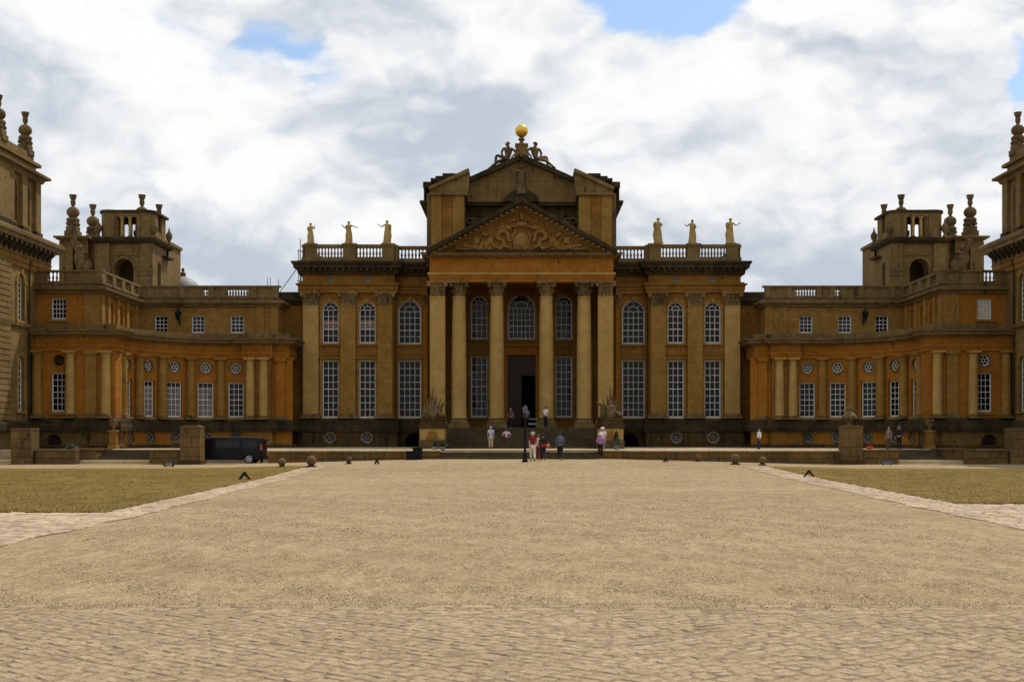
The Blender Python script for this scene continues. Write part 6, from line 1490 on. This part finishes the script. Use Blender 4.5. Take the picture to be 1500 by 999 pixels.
person(x + .36, y + 1.0, z, -.1, 'walking person in white top with red rucksack colours, half hidden between two others', (.55, .50, .50), (.16, .03, .03), (.12, .05, .03), 1.6, WALK)
x, y, z = court(795.5, 674.5); p5 = person(x, y, z, -.05, 'walking person in black top with red sash at the waist and navy trousers', DARK, NAVY, (.02, .015, .012), 1.64, WALK, 'long')
b = MB(); b.lathe([(.168, 0), (.172, .08), (.165, .16)], x, y, 16, z + .86); b.build('sash', cloth((.42, .02, .015)), p5, True)
def bag(x, y, z, c, label, w_=.28, h=.26):
    o = empty('bag', (x, y, z), label, 'bag'); b = MB(); b.ball((x, y, z), h / 2, (w_ / h, .5, 1), 14, 10); b.build('bag_body', cloth(c), o, True)
    b = MB(); q = [(x + .1 * math.cos(math.pi * i / 8), y, z + h * .42 + .12 * math.sin(math.pi * i / 8)) for i in range(9)]
    for a, e in zip(q, q[1:]): b.tube(a, e, .012, n=6)
    b.build('handle', cloth((c[0] * .5, c[1] * .5, c[2] * .5)), o, True)
bag(x + .30, y - .05, z + .92, (.50, .17, .05), 'orange shoulder bag at the side of the person with the red sash')
x, y, z = court(820.5, 674.5); pb5 = person(x, y, z, 0, 'walking person with grey blue jacket, black trousers and dark hair', GREY, DARK, (.02, .018, .016), 1.70, WALK, 'long')
b = MB(); b.ball((x, y - .17, z + 1.2), .17, (1, .6, 1.3)); b.build('rucksack', cloth((.07, .09, .14)), pb5, True)
x, y, z = at(876, 664, .62); person(x, 80.5, .71, 2.6, 'person in pale shirt and white cap standing on the low steps behind another', (.62, .60, .66), (.20, .19, .18), (.55, .52, .5), 1.66, None, 'short', (.72, .70, .68))
person(X(879.5, 79.5), 79.5, .49, 2.9, 'person in purple and pink top, black trousers and white hat on the low steps', (.36, .14, .42), DARK, (.6, .55, .5), 1.50, dict(elbl=(-.28, .1, 1.12), wril=(-.1, .24, 1.05), elbr=(.28, .1, 1.12), wrir=(.1, .24, 1.05)), 'long', (.75, .72, .70))
person(X(748, 101), 101.2, FLOOR, -.3, 'dim person in dark red clothes beside the doorway under the portico', (.13, .045, .05), (.02, .02, .03), (.3, .22, .18), 1.64)
person(X(771, 103), 103, FLOOR, 0, 'dim person in pale blue shirt standing in the dark doorway', (.24, .27, .48), DARK, (.2, .18, .17), 1.72)
person(X(799.5, 99.1), 99.1, FLOOR, 2.4, 'person in white shirt and black trousers at the top of the steps by a column', (.66, .64, .66), DARK, (.02, .018, .016), 1.72, dict(elbr=(.27, .1, 1.15), wrir=(.1, .28, 1.2)))
person(X(1112, 86.5), 86.5, TZ, 1.9, 'person in loose white shirt and dark trousers on the terrace beyond the wall', (.70, .68, .62), (.03, .03, .03), (.1, .08, .06), 1.45, None, 'long')
person(X(1317, 84.3), 84.3, .88, 3.0, 'tall dark clothed person on the wing steps', DARK, DARK, (.03, .025, .02), 1.66, None, 'long')
person(X(1302, 84.8), 84.8, .88, 2.2, 'person in dull pink and brown clothes beside the tall dark person', (.22, .13, .13), (.10, .06, .05), (.2, .12, .1), 1.55, None, 'long')
person(X(381, 81.8) + .10, 81.85, 0, math.pi / 2, 'person bending into the open back of the black van', (.15, .05, .045), DARK, (.55, .50, .48), 1.55, BEND, 'long')
bag(X(1274, 79.9), 79.9, 1.06, (.55, .05, .06), 'red bag lying on the coping of the low wall by the tall pier', .5, .2)
# table with papers by the door
tbl = empty('trestle_table', (X(781, 103.5), 103.5, FLOOR), 'pale notice table standing by the palace doorway', 'table')
x0, x1 = X(772, 103.5), X(792, 103.5)
b = MB(); b.box(x0, x1, 103.1, 103.9, FLOOR + .74, FLOOR + .80); b.build('tabletop', M['steel'], tbl)
b = MB(); b.box(x0 + .05, x1 - .05, 103.15, 103.2, FLOOR + .30, FLOOR + .42); b.build('shelf_rail', M['steel'], tbl)
for xx in (x0 + .05, x1 - .05):
    for yy in (103.15, 103.85): b = MB(); b.tube((xx, yy, FLOOR), (xx, yy, FLOOR + .74), .03, n=6); b.build('leg', M['steel'], tbl)
